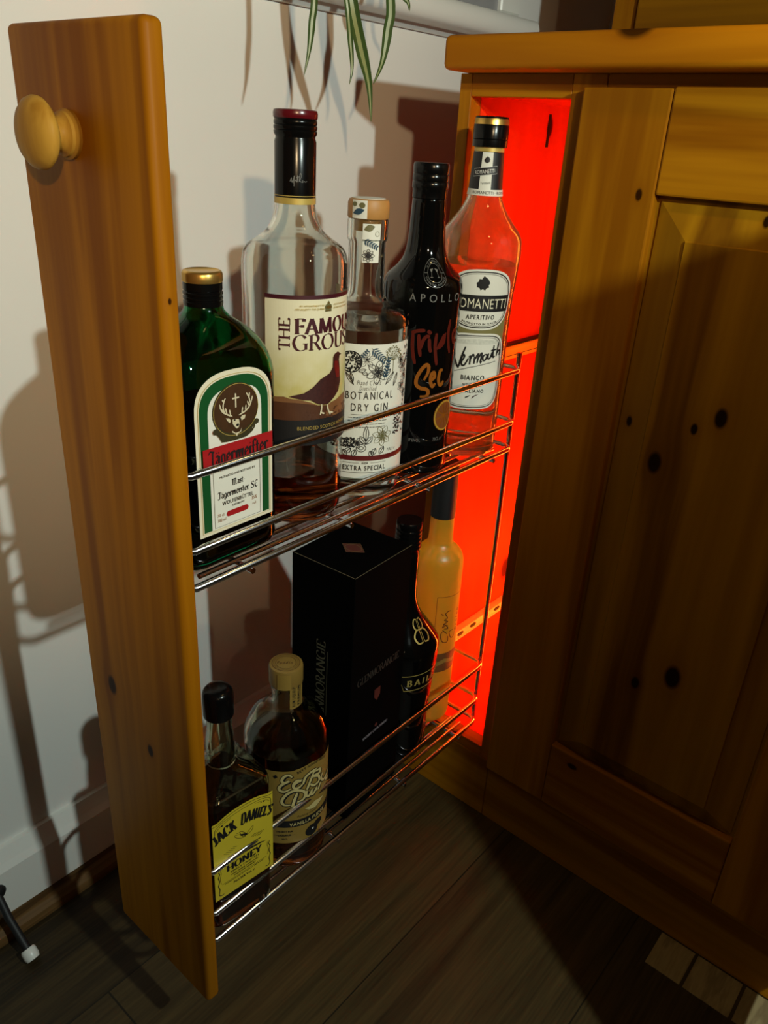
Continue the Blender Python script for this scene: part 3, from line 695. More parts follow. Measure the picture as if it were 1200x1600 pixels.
t = thing('base_cabinet', 'pine kitchen cabinet with one panelled door, right of the narrow cabinet', 'cabinet', (0.24, 0.0, 0.0))
bm = bmesh.new()
box(bm, 0.0395, 0.056, 0.019, 0.52, 0.0918, WT0); box(bm, 0.400, 0.416, 0.019, 0.52, 0.0918, WT0)
box(bm, 0.056, 0.400, 0.50, 0.52, 0.0918, WT0); box(bm, 0.056, 0.400, 0.019, 0.50, 0.0918, 0.1067)
obj('carcass', bm, M_pineZ, t, world=True)
obj('face_frame', Box(0.0565, 0.416, 0.0, 0.018, 0.815, WT0, 0.0008, 1), M_pineX, t, world=True)
obj('plinth', Box(0.0380, 0.416, 0.0, 0.018, 0.0, 0.0912, 0.0008, 1), M_pineX, t, world=True)
dz0, dz1, px0, px1, pz0, pz1 = 0.0925, 0.8494, 0.1204, 0.326, 0.1805, 0.7698
d = obj('door', Box(0.1150, 0.331, -0.0040, -0.0002, 0.175, 0.775), M_panel, t, world=True)
obj('stile', Box(0.0413, px0, -0.0134, -0.0002, dz0, dz1-0.001, 0.0018, 2), M_pineZ, d, world=True)
obj('stile', Box(px1, 0.405, -0.0134, -0.0002, dz0, dz1-0.001, 0.0018, 2), M_pineZ, d, world=True)
obj('rail', Box(px0+0.0003, px1-0.0003, -0.0134, -0.0002, pz1, dz1, 0.0018, 2), M_pineX, d, world=True)
obj('rail', Box(px0+0.0003, px1-0.0003, -0.0134, -0.0002, dz0, pz0, 0.0018, 2), M_pineX, d, world=True)
bm = bmesh.new()
def panel_ring(x0, x1, z0, z1, y): return [bm.verts.new(v) for v in ((x0, y, z0), (x1, y, z0), (x1, y, z1), (x0, y, z1))]
g = 0.0042
A = panel_ring(px0+g, px1-g, pz0+g, pz1-g, -0.0041); B = panel_ring(px0+g, px1-g, pz0+g, pz1-g, -0.0052)
Cc = panel_ring(px0+0.0325, px1-0.0325, pz0+0.022, pz1-0.0325, -0.0112); D = panel_ring(px0+0.0335, px1-0.0335, pz0+0.023, pz1-0.0335, -0.0128)
for P, Q in ((A, B), (B, Cc), (Cc, D)):
    for i in range(4): bm.faces.new((P[i], P[(i+1) % 4], Q[(i+1) % 4], Q[i]))
bm.faces.new(D)
bmesh.ops.recalc_face_normals(bm, faces=bm.faces[:])
obj('raised_panel', bm, M_panel, d, world=True)

# added cabinet out of view, its open door placed to shade doors and floor
t = thing('added_shade_cabinet', 'added unseen pine cabinet at right, its open door put there to cast shade', 'cabinet', (0.63, 0.0, 0.0))
bm = bmesh.new()
box(bm, 0.417, 0.433, 0.0, 0.52, 0.0, WT0); box(bm, 0.80, 0.816, 0.0, 0.52, 0.0, WT0)
box(bm, 0.433, 0.80, 0.50, 0.52, 0.0, WT0); box(bm, 0.433, 0.80, 0.0, 0.50, 0.0918, 0.1067); box(bm, 0.433, 0.80, 0.0, 0.018, 0.0, 0.0912)
obj('carcass', bm, M_pineZ, t, world=True)
bm = bmesh.new(); box(bm, 0.418, 0.432, -0.212, -0.001, dz0, dz1, 0.0018, 2)
od = obj('door', bm, M_pineZ, t, world=True)
bm = bmesh.new(); lathe(bm, [(0.0125, 0), (0.0086, 0.008), (0.0120, 0.0135), (0.0186, 0.018), (0.0150, 0.025), (0, 0.028)], seg=32)
for v in bm.verts: v.co = Vector((0.432+v.co.z, -0.18+v.co.x, 0.79+v.co.y))
obj('knob', bm, M_pineZ, od, world=True, smooth=40)

t = thing('worktop', 'thick pine worktop with a dark knot in its front edge', 'worktop', (0.33, 0.25, WT0))
bm = bmesh.new()
box(bm, -0.0945, 0.80, -0.0334, 0.615, WT0+0.0002, WT1, 0.0052, 3)
obj('board', bm, M_worktop, t, world=True, smooth=50)

t = thing('hutch', 'pine dresser unit standing on the worktop, seen along the top edge', 'cabinet', (0.3, 0.40, WT1))
M_dresser = wood('dresser_pine', (0.30, 0.115, 0.003, 1), (0.17, 0.055, 0.002, 1), 'X', across=20, along=1.0, seed=4.4)
obj('body', Box(-0.088, 0.78, 0.292, 0.60, WT1+0.0002, 1.75), M_pineZ, t, world=True)
obj('stile', Box(-0.088, -0.060, 0.274, 0.2919, WT1+0.0002, 1.75, 0.001, 1), M_pineZ, t, world=True)
obj('drawer_front', Box(-0.0575, 0.50, 0.268, 0.2919, WT1+0.004, 1.06, 0.002, 2), M_dresser, t, world=True)

# ------------------------------------------------------------------ the pulled-out rack
XR, XL, YB, YF, RW = 0.0044, -0.0905, 0.0122, -0.4190, 0.0029
t = rack = thing('pull_out_rack', 'tall narrow pull-out rack with pine front panel and two chrome wire shelves', 'pull-out rack', (-0.0438, -0.21, 0.0918))
bm = bmesh.new(); box(bm, -0.1119, 0.0244, -0.4330, -0.4196, 0.0918, 0.8498, 0.0042, 4)
fp = obj('front_panel', bm, M_front, rack, world=True, smooth=50)
bm = bmesh.new()
lathe(bm, smoothprof([(0.0128, -0.0005), (0.0132, 0.0025)], 2)+[(0.0118, 0.0035), (0.0118, 0.0055), (0.0100, 0.0065), (0.0086, 0.0085), (0.0088, 0.0110), (0.0120, 0.0135), (0.0165, 0.0155), (0.0186, 0.0178), (0.0189, 0.0200), (0.0178, 0.0225), (0.0150, 0.0250), (0.0100, 0.0270), (0.005, 0.0278), (0, 0.028)], seg=48, loc=(-0.0521, -0.4330, 0.7936), axis='-Y')
bmesh.ops.recalc_face_normals(bm, faces=bm.faces[:])
M_knob = wood('pine_knob', (0.50, 0.27, 0.04, 1), (0.36, 0.17, 0.02, 1), 'Z', across=60, along=6)
obj('knob', bm, M_knob, fp, world=True, smooth=40)
def loop_path(z, xr, xl, yb, yf, rc=0.0125, ch=0.013):
    P = []
    def arc(cx, cy, a0, a1):
        for i in range(6):
            a = a0+(a1-a0)*i/5; P.append((cx+rc*cos(a), cy+rc*sin(a), z))
    P.append((xr, yf+ch, z))
    arc(xr-rc, yb-rc, 0, pi/2); arc(xl+rc, yb-rc, pi/2, pi)
    P.append((xl, yf+ch, z)); P.append((xl+ch*0.55, yf+0.003, z)); P.append((xl+ch*1.2, yf, z))
    P.append((xr-ch*1.2, yf, z)); P.append((xr-ch*0.55, yf+0.003, z))
    return P
def basket(name, zb, zg, label):
    bm = bmesh.new(); tube(bm, loop_path(zb, XR, XL, YB, YF), RW, 12, closed=True)
    b = obj(name, bm, M_chrome, rack, world=True, smooth=60, label=label)
    for z in zg:
        bm = bmesh.new(); tube(bm, loop_path(z, XR, XL, YB, YF), RW, 12, closed=True)
        obj('guard_rail', bm, M_chrome, b, world=True, smooth=60)
    for i in range(6):
        x = XR-0.0115-i*(XR-XL-0.023)/5
        bm = bmesh.new(); tube(bm, [(x, -0.395, zb+0.0005), (x, -0.009, zb+0.0005)], 0.0022, 10)
        obj('base_rod', bm, M_chrome, b, world=True, smooth=60)
    for y in (-0.356, -0.246, -0.136, -0.027):
        bm = bmesh.new(); tube(bm, [(XL-0.003, y, zb-0.0048), (XR+0.003, y, zb-0.0048)], 0.0024, 10)
        obj('cross_rod', bm, M_chrome, b, world=True, smooth=60)
    return b
basket('upper_basket', 0.5064, (0.5924, 0.5360), 'upper wire shelf')
basket('lower_basket', 0.1328, (0.2200, 0.1678), 'lower wire shelf')
for x in (-0.0045, -0.0815):
    bm = bmesh.new(); tube(bm, [(x, YB+0.0056, 0.116), (x, YB+0.0056, 0.607)], RW, 12)
    obj('upright', bm, M_chrome, rack, world=True, smooth=60)
bm = bmesh.new(); box(bm, -0.0815, -0.0765, -0.02, 0.10, 0.1905, 0.2020, 0.0008, 1)
obj('slide', bm, M_zinc, rack, world=True)

# ------------------------------------------------------------------ door stop at the skirting
t = thing('door_stop', 'dark metal door stop with white rubber tip on the white skirting', 'door stop', (-0.2524, -0.497, 0.052))
bm = bmesh.new(); tube(bm, [(0, 0, 0.006), (0.020, 0.0, -0.016), (0.052, 0.002, -0.0415)], 0.0042, 14); obj('rod', bm, M_blackm, t, smooth=60)
bm = bmesh.new(); lathe(bm, [(0, -0.001), (0.009, -0.001), (0.0095, 0.001), (0.007, 0.004), (0, 0.005)], seg=24)
for v in bm.verts: v.co = Vector((v.co.z+0.001, v.co.x, v.co.y+0.006))
obj('wall_plate', bm, M_blackm, t, smooth=60)
bm = bmesh.new(); lathe(bm, [(0, 0), (0.0065, 0), (0.0076, 0.002), (0.0078, 0.009), (0.0065, 0.0125), (0, 0.0135)], seg=24)
dr = Vector((0.032, 0.002, -0.0255)).normalized(); qt = dr.to_track_quat('Z', 'Y')
for v in bm.verts: v.co = qt @ v.co + Vector((0.049, 0.0018, -0.039))
obj('rubber_tip', bm, M_gloss, t, smooth=60)
# ------------------------------------------------------------------ bottles
ZU, ZL_ = 0.5094, 0.1358
def shell(outer, thick=0.0028, base=0.006, seg=72):
    # closed glass: outer profile up, inner profile down
    top = outer[-1][1]
    rf = rprof(outer)
    inner = []
    hs = [h for r, h in outer if h > base+0.004]
    for h in reversed(hs): inner.append((max(0.004, rf(h)-thick), h if h < top else top))
    inner.append((max(0.004, rf(base+0.004)-thick), base+0.003)); inner.append((max(0.004, rf(base+0.004)-thick-0.004), base)); inner.append((0, base+0.001))
    bm = bmesh.new(); lathe(bm, [(0, 0.0025), (outer[0][0]*0.75, 0.0018)]+outer+inner, seg=seg)
    bmesh.ops.recalc_face_normals(bm, faces=bm.faces[:]); return bm
def fill(outer, level, thick=0.0028, base=0.006, seg=72):
    rf = rprof(outer); e = 0.0003
    p = [(0, base+0.001-e), (max(0.004, rf(base+0.004)-thick-0.004+e), base-e), (rf(base+0.004)-thick+e, base+0.003)]
    n = 24
    for i in range(1, n+1):
        h = base+0.004+(level-base-0.004)*i/n; p.append((rf(h)-thick+e, h))
    p.append((0, level))
    bm = bmesh.new(); lathe(bm, p, seg=seg); bmesh.ops.recalc_face_normals(bm, faces=bm.faces[:]); return bm

# ---- herbal liqueur: flat green bottle
t = thing('liqueur_bottle', 'flat dark green bottle with stag emblem label and gold-rimmed black cap', 'bottle', (-0.0333, -0.360, ZU), 0.0, 'bottles on the upper wire shelf')
lv = [(0.0, 0.024, 0.043, 0.018), (0.003, 0.0275, 0.0468, 0.02), (0.008, 0.029, 0.048, 0.02), (0.126, 0.029, 0.048, 0.02), (0.137, 0.0288, 0.0478, 0.02), (0.1445, 0.0275, 0.0468, 0.02), (0.1525, 0.0255, 0.044, 0.02), (0.160, 0.023, 0.0395, 0.02), (0.1665, 0.020, 0.033, 0.019), (0.172, 0.0172, 0.0255, 0.017), (0.1765, 0.0152, 0.018, 0.015), (0.181, 0.0134, 0.0137, 0.0134), (0.186, 0.0126, 0.0126, 0.0126), (0.204, 0.0118, 0.0118, 0.0118)]
bm = bmesh.new(); R1 = loft(bm, lv, cap1=False)
iv = [l for l in lv if l[0] > 0.006]; iv = [(0.007,)+lv[2][1:]]+iv
R2 = loft(bm, iv, 0.003, cap1=False, flip=True)
for k in range(64): bm.faces.new((R1[-1][k], R1[-1][(k+1) % 64], R2[-1][(k+1) % 64], R2[-1][k]))
bmesh.ops.recalc_face_normals(bm, faces=bm.faces[:])
obj('glass_body', bm, M_greenglass, t, smooth=35)
bm = bmesh.new(); loft(bm, [(0.0068,)+lv[2][1:]]+[l for l in lv if 0.006 < l[0] < 0.14], 0.0027); obj('liquid', bm, M_herb, t, smooth=35)
cp = obj('cap', Lathe([(0.0130, 0.184)]+[x for h in (0.1855, 0.1885, 0.1915) for x in ((0.0133, h), (0.0133, h+0.0014), (0.0127, h+0.0019), (0.0127, h+0.0026))]+[(0.0131, 0.1945), (0.0131, 0.1998), (0, 0.1998)], seg=64), M_black, t, smooth=40)
obj('gold_rim', Lathe([(0, 0.1995), (0.0131, 0.1995), (0.0134, 0.2000, 0.02), (0.0134, 0.2048, 0.02), (0.0126, 0.2064), (0.0115, 0.2068), (0.0108, 0.2062), (0, 0.2060)], seg=128), M_gold, cp, smooth=50)
pm = plane_map(0.029)
def arch(w, b, s, top, n=20, k=2.6):
    pts = [(-w, b), (w, b)]
    for i in range(n+1):
        a = pi*i/n; ca, sa = cos(a), sin(a)
        pts.append((w*(abs(ca)**(2/k))*(1 if ca >= 0 else -1), s+(top-s)*(sa**(2/k))))
    return pts
lb = Ink().poly(arch(0.0340, 0.0285, 0.1185, 0.1462)).build('label', M_cream, t, pm, 0.0003)
Ink().line(arch(0.0314, 0.031, 0.1180, 0.1430), 0.0004, closed=True).build('border_line', M_goldp, lb, pm, 0.0007)
Ink().poly(arch(0.0303, 0.0318, 0.1175, 0.1418)).build('green_border', M_green, lb, pm, 0.0006)
Ink().poly(arch(0.0236, 0.0318, 0.1160, 0.1345)).build('inner_field', M_paper, lb, pm, 0.0009)
em = Ink().ell(0.0003, 0.1178, 0.0203, 0.0190).build('emblem', M_olive, lb, pm, 0.0012)
Ink().ell(0.0003, 0.1178, 0.0192, 0.0179).build('emblem_field', M_brownem, em, pm, 0.0015)
Ink().ring(0.0003, 0.1178, 0.0196, 0.0183, 0.0004).build('emblem_rim', M_goldp, em, pm, 0.0018)
k = Ink().poly(T(ART['crest'][0]))
for i in range(13): k.ell(-0.018+0.003*i, 0.1040-0.0062*sin(pi*i/12)+0.0015, 0.0026, 0.0022, 8)
k.build('wreath', M_olive, em, pm, 0.0018)
k = Ink()
for a in ART['antler']: k.brush(T(a), 0.0011, 4, 0.35)
for a in ART['stag']: k.poly(T(a))
k.build('stag_head', M_leafgold, em, pm, 0.0021)
k = Ink().ell(0.0007, 0.1068, 0.0013, 0.0010, 10); k.ell(-0.0018, 0.1108, 0.0008, 0.0006, 8); k.ell(0.0030, 0.1108, 0.0008, 0.0006, 8); k.build('stag_face', M_ink, em, pm, 0.0024)
Ink().rect(-0.0009, 0.0003, 0.1195, 0.1295).rect(-0.0032, 0.0028, 0.1257, 0.1268).build('cross', M_leafgold, em, pm, 0.0021)
bn = Ink().rect(-0.0300, 0.0326, 0.0780, 0.0952).build('banner', M_red, lb, pm, 0.0024)
Ink().text('J\u00e4germeifter', -0.0262, 0.0818, 0.0112, 'black', 0.0545).build('lettering', M_ink, bn, pm, 0.0028)
k = Ink()
k.text('PRODUCED AND BOTTLED BY', 0.0005, 0.0702, 0.0016, 'bold', 0.0325, 'c')
k.text('Mast-', 0.0010, 0.0622, 0.0049, 'black', 0.0118, 'c')
k.text('J\u00e4germeister SE', 0.0004, 0.0548, 0.0052, 'black', 0.0372, 'c')
k.text('WOLFENB\u00dcTTEL', 0.0004, 0.0490, 0.0030, 'bold', 0.0290, 'c')
k.text('GERMANY', 0.0004, 0.0460, 0.0015, 'bold', 0.0120, 'c')
k.line([(-0.0212, 0.0760), (-0.0212, 0.0330), (0.0212, 0.0330), (0.0212, 0.0760)], 0.00025)
k.build('lettering', M_ink, lb, pm, 0.0012)
k = Ink().rect(-0.0085, 0.0075, 0.0388, 0.0432); k.ell(-0.0085, 0.0410, 0.0022, 0.0022, 16); k.ell(0.0075, 0.0410, 0.0022, 0.0022, 16); k.build('red_seal', M_red, lb, pm, 0.0012)
k = Ink().text('70 cl', -0.0190, 0.0408, 0.0026, 'sans', 0.0062).text('700 ml', -0.0190, 0.0368, 0.0026, 'sans', 0.0078).text('35%', 0.0128, 0.0455, 0.0028, 'sans', 0.0054).text('vol', 0.0135, 0.0412, 0.0022, 'sans', 0.0036)
k.build('lettering', M_orangeink, lb, pm, 0.0012)

# ---- blended whisky
gp = smoothprof([(0.0375, 0.001), (0.0395, 0.006), (0.0402, 0.02), (0.0403, 0.10), (0.0404, 0.195), (0.0402, 0.203), (0.0392, 0.2095), (0.0362, 0.2148), (0.0285, 0.2202), (0.0208, 0.2268), (0.0164, 0.2360), (0.0150, 0.2445), (0.0143, 0.262), (0.0138, 0.296)], 4)
gp[0] = (0.0372, 0.0)
t = thing('whisky_bottle', 'clear bottle with cream bird label and long black neck sleeve, nearly empty', 'bottle', (-0.0478, -0.2618, ZU), 0.0, 'bottles on the upper wire shelf')
obj('glass_body', shell(gp), M_clear, t, smooth=40)
obj('liquid', fill(gp, 0.040), M_whisky, t, smooth=40)
sl = obj('cap', Lathe([(0.0151, 0.2490), (0.0151, 0.2860), (0.0143, 0.2880), (0.0143, 0.2892), (0.0153, 0.2905), (0.0156, 0.2925), (0.0150, 0.2932), (0.0156, 0.2940), (0.0156, 0.2958), (0.0150, 0.2965), (0.0155, 0.2972), (0.0155, 0.2990), (0.0150, 0.3000), (0.0154, 0.3006), (0.0145, 0.3012), (0, 0.3012)], seg=72), M_black, t, smooth=40)
obj('cap_top', Lathe([(0.0153, 0.3006), (0.0158, 0.3012), (0.0159, 0.3040), (0.0154, 0.3058), (0.0140, 0.3063), (0, 0.3062)], seg=72), M_maroon, sl, smooth=40)
obj('gold_band', Lathe([(0.0150, 0.2446), (0.0153, 0.2447), (0.0153, 0.2490), (0.0150, 0.2491)], seg=72), M_goldp, sl, smooth=40)
obj('gold_line', Lathe([(0.0151, 0.2500), (0.01525, 0.2501), (0.01525, 0.2505), (0.0151, 0.2506)], seg=72), M_goldp, sl, smooth=40)
nm = lambda u, v, d: Vector(((0.0151+d)*cos(u/0.0151), (0.0151+d)*sin(u/0.0151), v))
k = Ink()
for a in ([(-.0072, .2600), (-.0062, .2625), (-.0058, .2595), (-.0052, .2612)], [(-.0050, .2590), (-.0042, .2640), (-.0044, .2570)], [(-.0038, .2605), (-.0030, .2612), (-.0024, .2598), (-.0018, .2645), (-.0016, .2598)], [(-.0028, .2628), (-.0004, .2634)], [(-.0008, .2600), (0, .2655), (.0008, .2640), (-.0002, .2608), (.0012, .2600), (.0020, .2612), (.0016, .2598), (.0030, .2604), (.0042, .2600), (.0052, .2606)]):
    k.line([(u-0.008, v) for u, v in a], 0.00035, 4)
k.build('signature', M_greyink, sl, nm, 0.0002, (0.002, None))
grf = lambda h: 0.0403
gm = round_map(0.0402, grf); st = (0.002, None)
A = radians(76)*0.0402
lb = Ink().rect(-A, A, 0.0690, 0.1850).build('label', M_moor, t, gm, 0.0004, st)
Ink().rect(-A, A, 0.1822, 0.1852).build('top_band', M_wineink, lb, gm, 0.0007, st)
h1 = T(ART['hillA'][0]); h1 = [(-A, 0.1085)]+h1+[(0.0, 0.0998), (0.0, 0.088), (-A, 0.088)]
Ink().poly(h1).build('hill', M_brown, lb, gm, 0.0007, st)
h1b = [(-A, 0.1085)]+T(ART['hillA'][0])+[(-0.020, 0.1030), (-0.030, 0.1042), (-A, 0.1045)]
Ink().poly(h1b).build('hill', M_brown2, lb, gm, 0.0009, st)
h2 = T(ART['hillB'][0])+[(0.036, 0.1120), (A, 0.1160), (A, 0.088), (-0.006, 0.088)]
Ink().poly(h2).build('hill', M_brown2, lb, gm, 0.0008, st)
k = Ink(); random.seed(3)
for i in range(60): k.ell(random.uniform(-0.02, 0.042), random.uniform(0.0885, 0.0975), random.uniform(.0006, .0018), random.uniform(.0004, .0012), 7)
k.build('heather', M_brown, lb, gm, 0.0010, st)
Ink().rect(-A, A, 0.0690, 0.0900).build('dark_ground', M_ink, lb, gm, 0.0011, st)
b = Ink().poly(T(ART['bird'][0])).build('bird', M_bird, lb, gm, 0.0012, st)
Ink().poly(T(ART['birdneck'][0])).build('red_breast', M_birdred, b, gm, 0.0014, st)
k = Ink()
for a in ART['birdleg']: k.brush(T(a), 0.0013)
k.build('bird_leg', M_leafgold, b, gm, 0.0014, st)
k = Ink()
k.text('FAMOUS', -0.0306, 0.1572, 0.0112, 'serifb', 0.0610)
k.text('GROUSE', -0.0322, 0.1448, 0.0116, 'serif', 0.0630)
k.text('THE', -0.0339, 0.1450, 0.0082, 'serif', 0.0238, rot=pi/2)
k.build('lettering', M_wineink, lb, gm, 0.0008, st)
k = Ink()
k.text('BY APPOINTMENT TO', -0.0082, 0.1772, 0.0012, 'bold', 0.0185, 'r')
k.text('HER MAJESTY THE QUEEN', -0.0082, 0.1748, 0.0012, 'bold', 0.0220, 'r')
k.text('SCOTCH WHISKY', 0.0005, 0.1772, 0.0012, 'bold', 0.016)
k.text('DISTILLERS', 0.0005, 0.1748, 0.0012, 'bold', 0.018)
k.text('BLENDED SCOTCH WHISKY', -0.0285, 0.0820, 0.0030, 'sans', 0.0500)
k.build('small_lettering', M_goldp, lb, gm, 0.0014, st)
k = Ink()
k.poly([(-.0072, .1730), (-.0012, .1730), (-.0014, .1745), (-.0008, .1760), (-.0014, .1778), (-.0028, .1785), (-.0034, .1800), (-.0042, .1808), (-.0050, .1800), (-.0056, .1785), (-.0070, .1778), (-.0076, .1760), (-.0070, .1745)])
k.build('crest', M_oliveink, lb, gm, 0.0008, st)
k = Ink().ell(-.0042, .1762, .0012, .0014, 12).ell(-.0060, .1762, .0006, .0012, 8).ell(-.0024, .1762, .0006, .0012, 8).rect(-.0066, -.0018, .1734, .1739).ell(-.0042, .1792, .0006, .0006, 8)
k.build('crest', M_gold, lb, gm, 0.0010, st)

# ---- gin
np_ = [(0.0368, 0.0), (0.0380, 0.003), (0.0382, 0.02), (0.0384, 0.148), (0.0382, 0.1525), (0.0372, 0.1568), (0.0335, 0.1602), (0.0265, 0.1638), (0.0195, 0.1670), (0.0165, 0.1705), (0.0155, 0.1760), (0.0153, 0.1800), (0.0153, 0.2140), (0.0166, 0.2160), (0.0168, 0.2180), (0.0168, 0.2300), (0.0163, 0.2318)]
t = thing('gin_bottle', 'clear round gin bottle with floral white label and pale wood stopper', 'bottle', (-0.0452, -0.1823, ZU), 0.0, 'bottles on the upper wire shelf')
obj('glass_body', shell(np_, 0.003, 0.010), M_clear, t, smooth=40)
obj('liquid', fill(np_, 0.1475, 0.003, 0.010), M_water, t, smooth=40)
c = obj('stopper', Lathe([(0.0110, 0.2225), (0.0112, 0.2316), (0.0163, 0.2320), (0.0170, 0.2330), (0.0170, 0.2435), (0.0160, 0.2462), (0.0135, 0.2470), (0, 0.2470)], seg=64), M_cork, t, smooth=40)
obj('paper_disc', Lathe([(0.0136, 0.2470), (0.0136, 0.2473), (0, 0.2474)], seg=48), M_paper, c, smooth=30)
def leaf(k, u, v, a, L, w):
    du, dv = cos(a), sin(a)
    pts = []
    for i in range(9):
        x = i/8; pts.append((u+du*L*x-dv*w*sin(pi*x), v+dv*L*x+du*w*sin(pi*x)))
    for i in range(7, 0, -1):
        x = i/8; pts.append((u+du*L*x+dv*w*sin(pi*x), v+dv*L*x-du*w*sin(pi*x)))
    return pts
def fern(k, u, v, a, L, n, l, w):
    k.line([(u, v), (u+cos(a)*L, v+sin(a)*L)], 0.0004)
    for i in range(n):
        x = (i+0.6)/n*L
        for s in (-1, 1): k.poly(leaf(k, u+cos(a)*x, v+sin(a)*x, a+s*0.85, l*(1-0.35*i/n), w))
def bloom(k, u, v, r, n, ph=0.0, lw=0.00035):
    for i in range(n):
        a = ph+2*pi*i/n; p = leaf(k, u+cos(a)*r*.22, v+sin(a)*r*.22, a, r*.8, r*.26)
        k.line(p, lw, closed=True); k.line([(u+cos(a)*r*.25, v+sin(a)*r*.25), (u+cos(a)*r*.7, v+sin(a)*r*.7)], lw*.7)
    for i in range(9):
        a = 2*pi*i/9; k.line([(u, v), (u+cos(a)*r*.3, v+sin(a)*r*.3)], lw)
    k.ell(u, v, r*.16, r*.16, 10)
def umbel(k, u, v, r, stem):
    k.line([(u, v-stem), (u, v-r*.4)], 0.0005)
    for i in range(13):
        a = pi*(-0.1+1.2*i/12); e = (u+cos(a)*r, v+sin(a)*r*.9)
        k.line([(u, v-r*.4), e], 0.00025)
        for j in range(5): k.ell(e[0]+random.uniform(-.0013, .0013), e[1]+random.uniform(-.0013, .0013), .0005, .0005, 6)
    for j in range(40): k.ell(u+random.uniform(-r, r)*.8, v+random.uniform(-.2, .8)*r, .0004, .0004, 6)
st = (0.002, None); nmap = round_map(0.039, lambda h: 0.0385)
lb = Ink().rect(radians(-140)*.039, radians(68)*.039, 0.0178, 0.1375).build('label', M_paper, t, nmap, 0.0003, st)
random.seed(11)
k = Ink()
bloom(k, -0.0190, 0.1140, 0.0105, 6, 0.4, .0005); bloom(k, -0.0190, 0.1140, 0.006, 6, 0.9, .0005)
bloom(k, -0.0290, 0.1250, 0.0075, 5, 0.3, .0004)
for i in range(110):
    a = random.uniform(0, 2*pi); r = 0.0088*sqrt(random.random()); k.ell(-0.0425+r*cos(a), 0.1225+r*sin(a), .0009, .0008, 6)
k.ring(-0.0425, 0.1225, 0.0092, 0.0088, 0.0010)
for (u, v, a, L) in ((-.047, .1135, -0.95, .013), (-.003, .1135, -2.25, .0135), (-.0425, .1135, -1.3, .009), (.001, .112, -1.9, .012), (-.036, .1145, .3, .007), (-.0275, .112, 2.8, .006), (-.012, .110, .9, .008), (-.010, .116, 1.6, .009)):
    k.line(leaf(k, u, v, a, L, .0014), .0005, closed=True); k.line([(u, v), (u+cos(a)*L, v+sin(a)*L)], .0004)
for (u, v, r) in ((.009, .1165, .006), (.013, .108, .0055), (.0085, .099, .0055), (.014, .092, .004), (.0055, .122, .0045)): bloom(k, u, v, r, 6, v*90, .0004)
for i in range(26):
    v = 0.058+0.004*i; k.poly(leaf(k, 0.0145+.002*sin(i*1.7), v, random.uniform(0, 6.2), .004, .0009))
# lower garland
for i in range(150):
    u = random.uniform(-.056, -.037); v = .047+.010*random.random()*(1-(u+.056)*8); k.ell(u, v, .0008, .0007, 6)
for (u, v, a, L) in ((-.027, .052, 1.57, .015), (-.027, .050, 2.2, .009), (-.027, .050, .9, .009), (-.040, .046, -2.4, .007), (-.036, .045, -1.9, .007), (-.023, .044, -1.2, .006), (-.018, .046, -2, .007), (-.047, .044, -1, .006), (-.010, .047, -2.1, .008)):
    k.line(leaf(k, u, v, a, L, .0022), .0006, closed=True); k.line([(u, v), (u+cos(a)*L*.8, v+sin(a)*L*.8)], .0006)
k.ring(-.031, .0465, .0042, .0034, .0006); k.ring(-.031, .0465, .002, .0016, .0005); bloom(k, -.0345, .051, .005, 5, 0, .0006)
for i in range(90): k.ell(.004+random.uniform(-.004, .006), .056+random.uniform(0, .020), .0008, .0007, 6)
for v in (.090, .076): k.poly(leaf(k, -.058, v-.011, .3, .006, .001)); k.ell(-.0505, v-.011, .0006, .0006, 6)
k.poly(leaf(k, -.006, .0765, .25, .006, .0009))
k.build('flower_drawing', M_ink, lb, nmap, 0.0006, st)
k = Ink(); fern(k, -0.0255, 0.1345, -0.75, 0.0165, 7, .0052, .0007); fern(k, -0.0130, 0.1080, 1.35, 0.018, 7, .004, .0007); fern(k, .0150, .1185, 1.0, .010, 4, .004, .0009)
k.poly(leaf(k, -.0535, .1075, 1.5, .011, .0018)).poly(leaf(k, -.050, .116, 1.9, .006, .0012)); fern(k, -.034, .126, .9, .0085, 4, .003, .0006)
k.build('leaf_drawing', M_blueink, lb, nmap, 0.0007, st)
k = Ink(); umbel(k, -0.0045, 0.1265, 0.0085, 0.014); bloom(k, -.0120, .0570, .0095, 7, .2, .0004); bloom(k, -.0120, .0570, .005, 7, .6, .0004)
k.build('flower_drawing', M_oliveink, lb, nmap, 0.0007, st)
k = Ink(); k.text('BOTANICAL', -0.0246, 0.0905, 0.0072, 'sans', 0.0440, 'c', sp=.16); k.text('DRY GIN', -0.0246, 0.0800, 0.0072, 'sans', 0.0340, 'c', sp=.2)
k.text('EXTRA SPECIAL', -0.0270, 0.0255, 0.0046, 'bold', 0.0400, 'c', sp=.1)
k.text('70CL \u212e', -.0065, .0415, .0030, 'ital', .0105)
k.line([(-.047, .0325), (-.032, .0325)], .0003).line([(-.022, .0325), (-.007, .0325)], .0003).line([(-.047, .0232), (-.007, .0232)], .0004)
k.text('ASDA', -.027, .0316, .0020, 'bold', .0060, 'c')
k.line([(-.041, .0770), (-.009, .0770)], .0003)
k.build('lettering', M_ink, lb, nmap, 0.0007, st)
k = Ink(); k.text('Hand Craft', -0.0262, 0.1030, 0.0046, 'ital', 0.0215, 'c'); k.text('Distilled', -0.0270, 0.0985, 0.0040, 'ital', 0.0150, 'c')
for i, w in enumerate((.034, .034, .030, .032)):
    v = .0742-.0028*i; x = -.0262-w/2
    while x < -.0262+w/2:
        ww = random.uniform(.0016, .0045); k.line([(x, v), (x+ww, v)], .0007); x += ww+.0007
k.build('small_lettering', M_greyink, lb, nmap, 0.0007, st)
Ink().rect(radians(-140)*.039, radians(68)*.039, 0.0345, 0.0392).build('red_band', M_redline, lb, nmap, 0.0006, st)
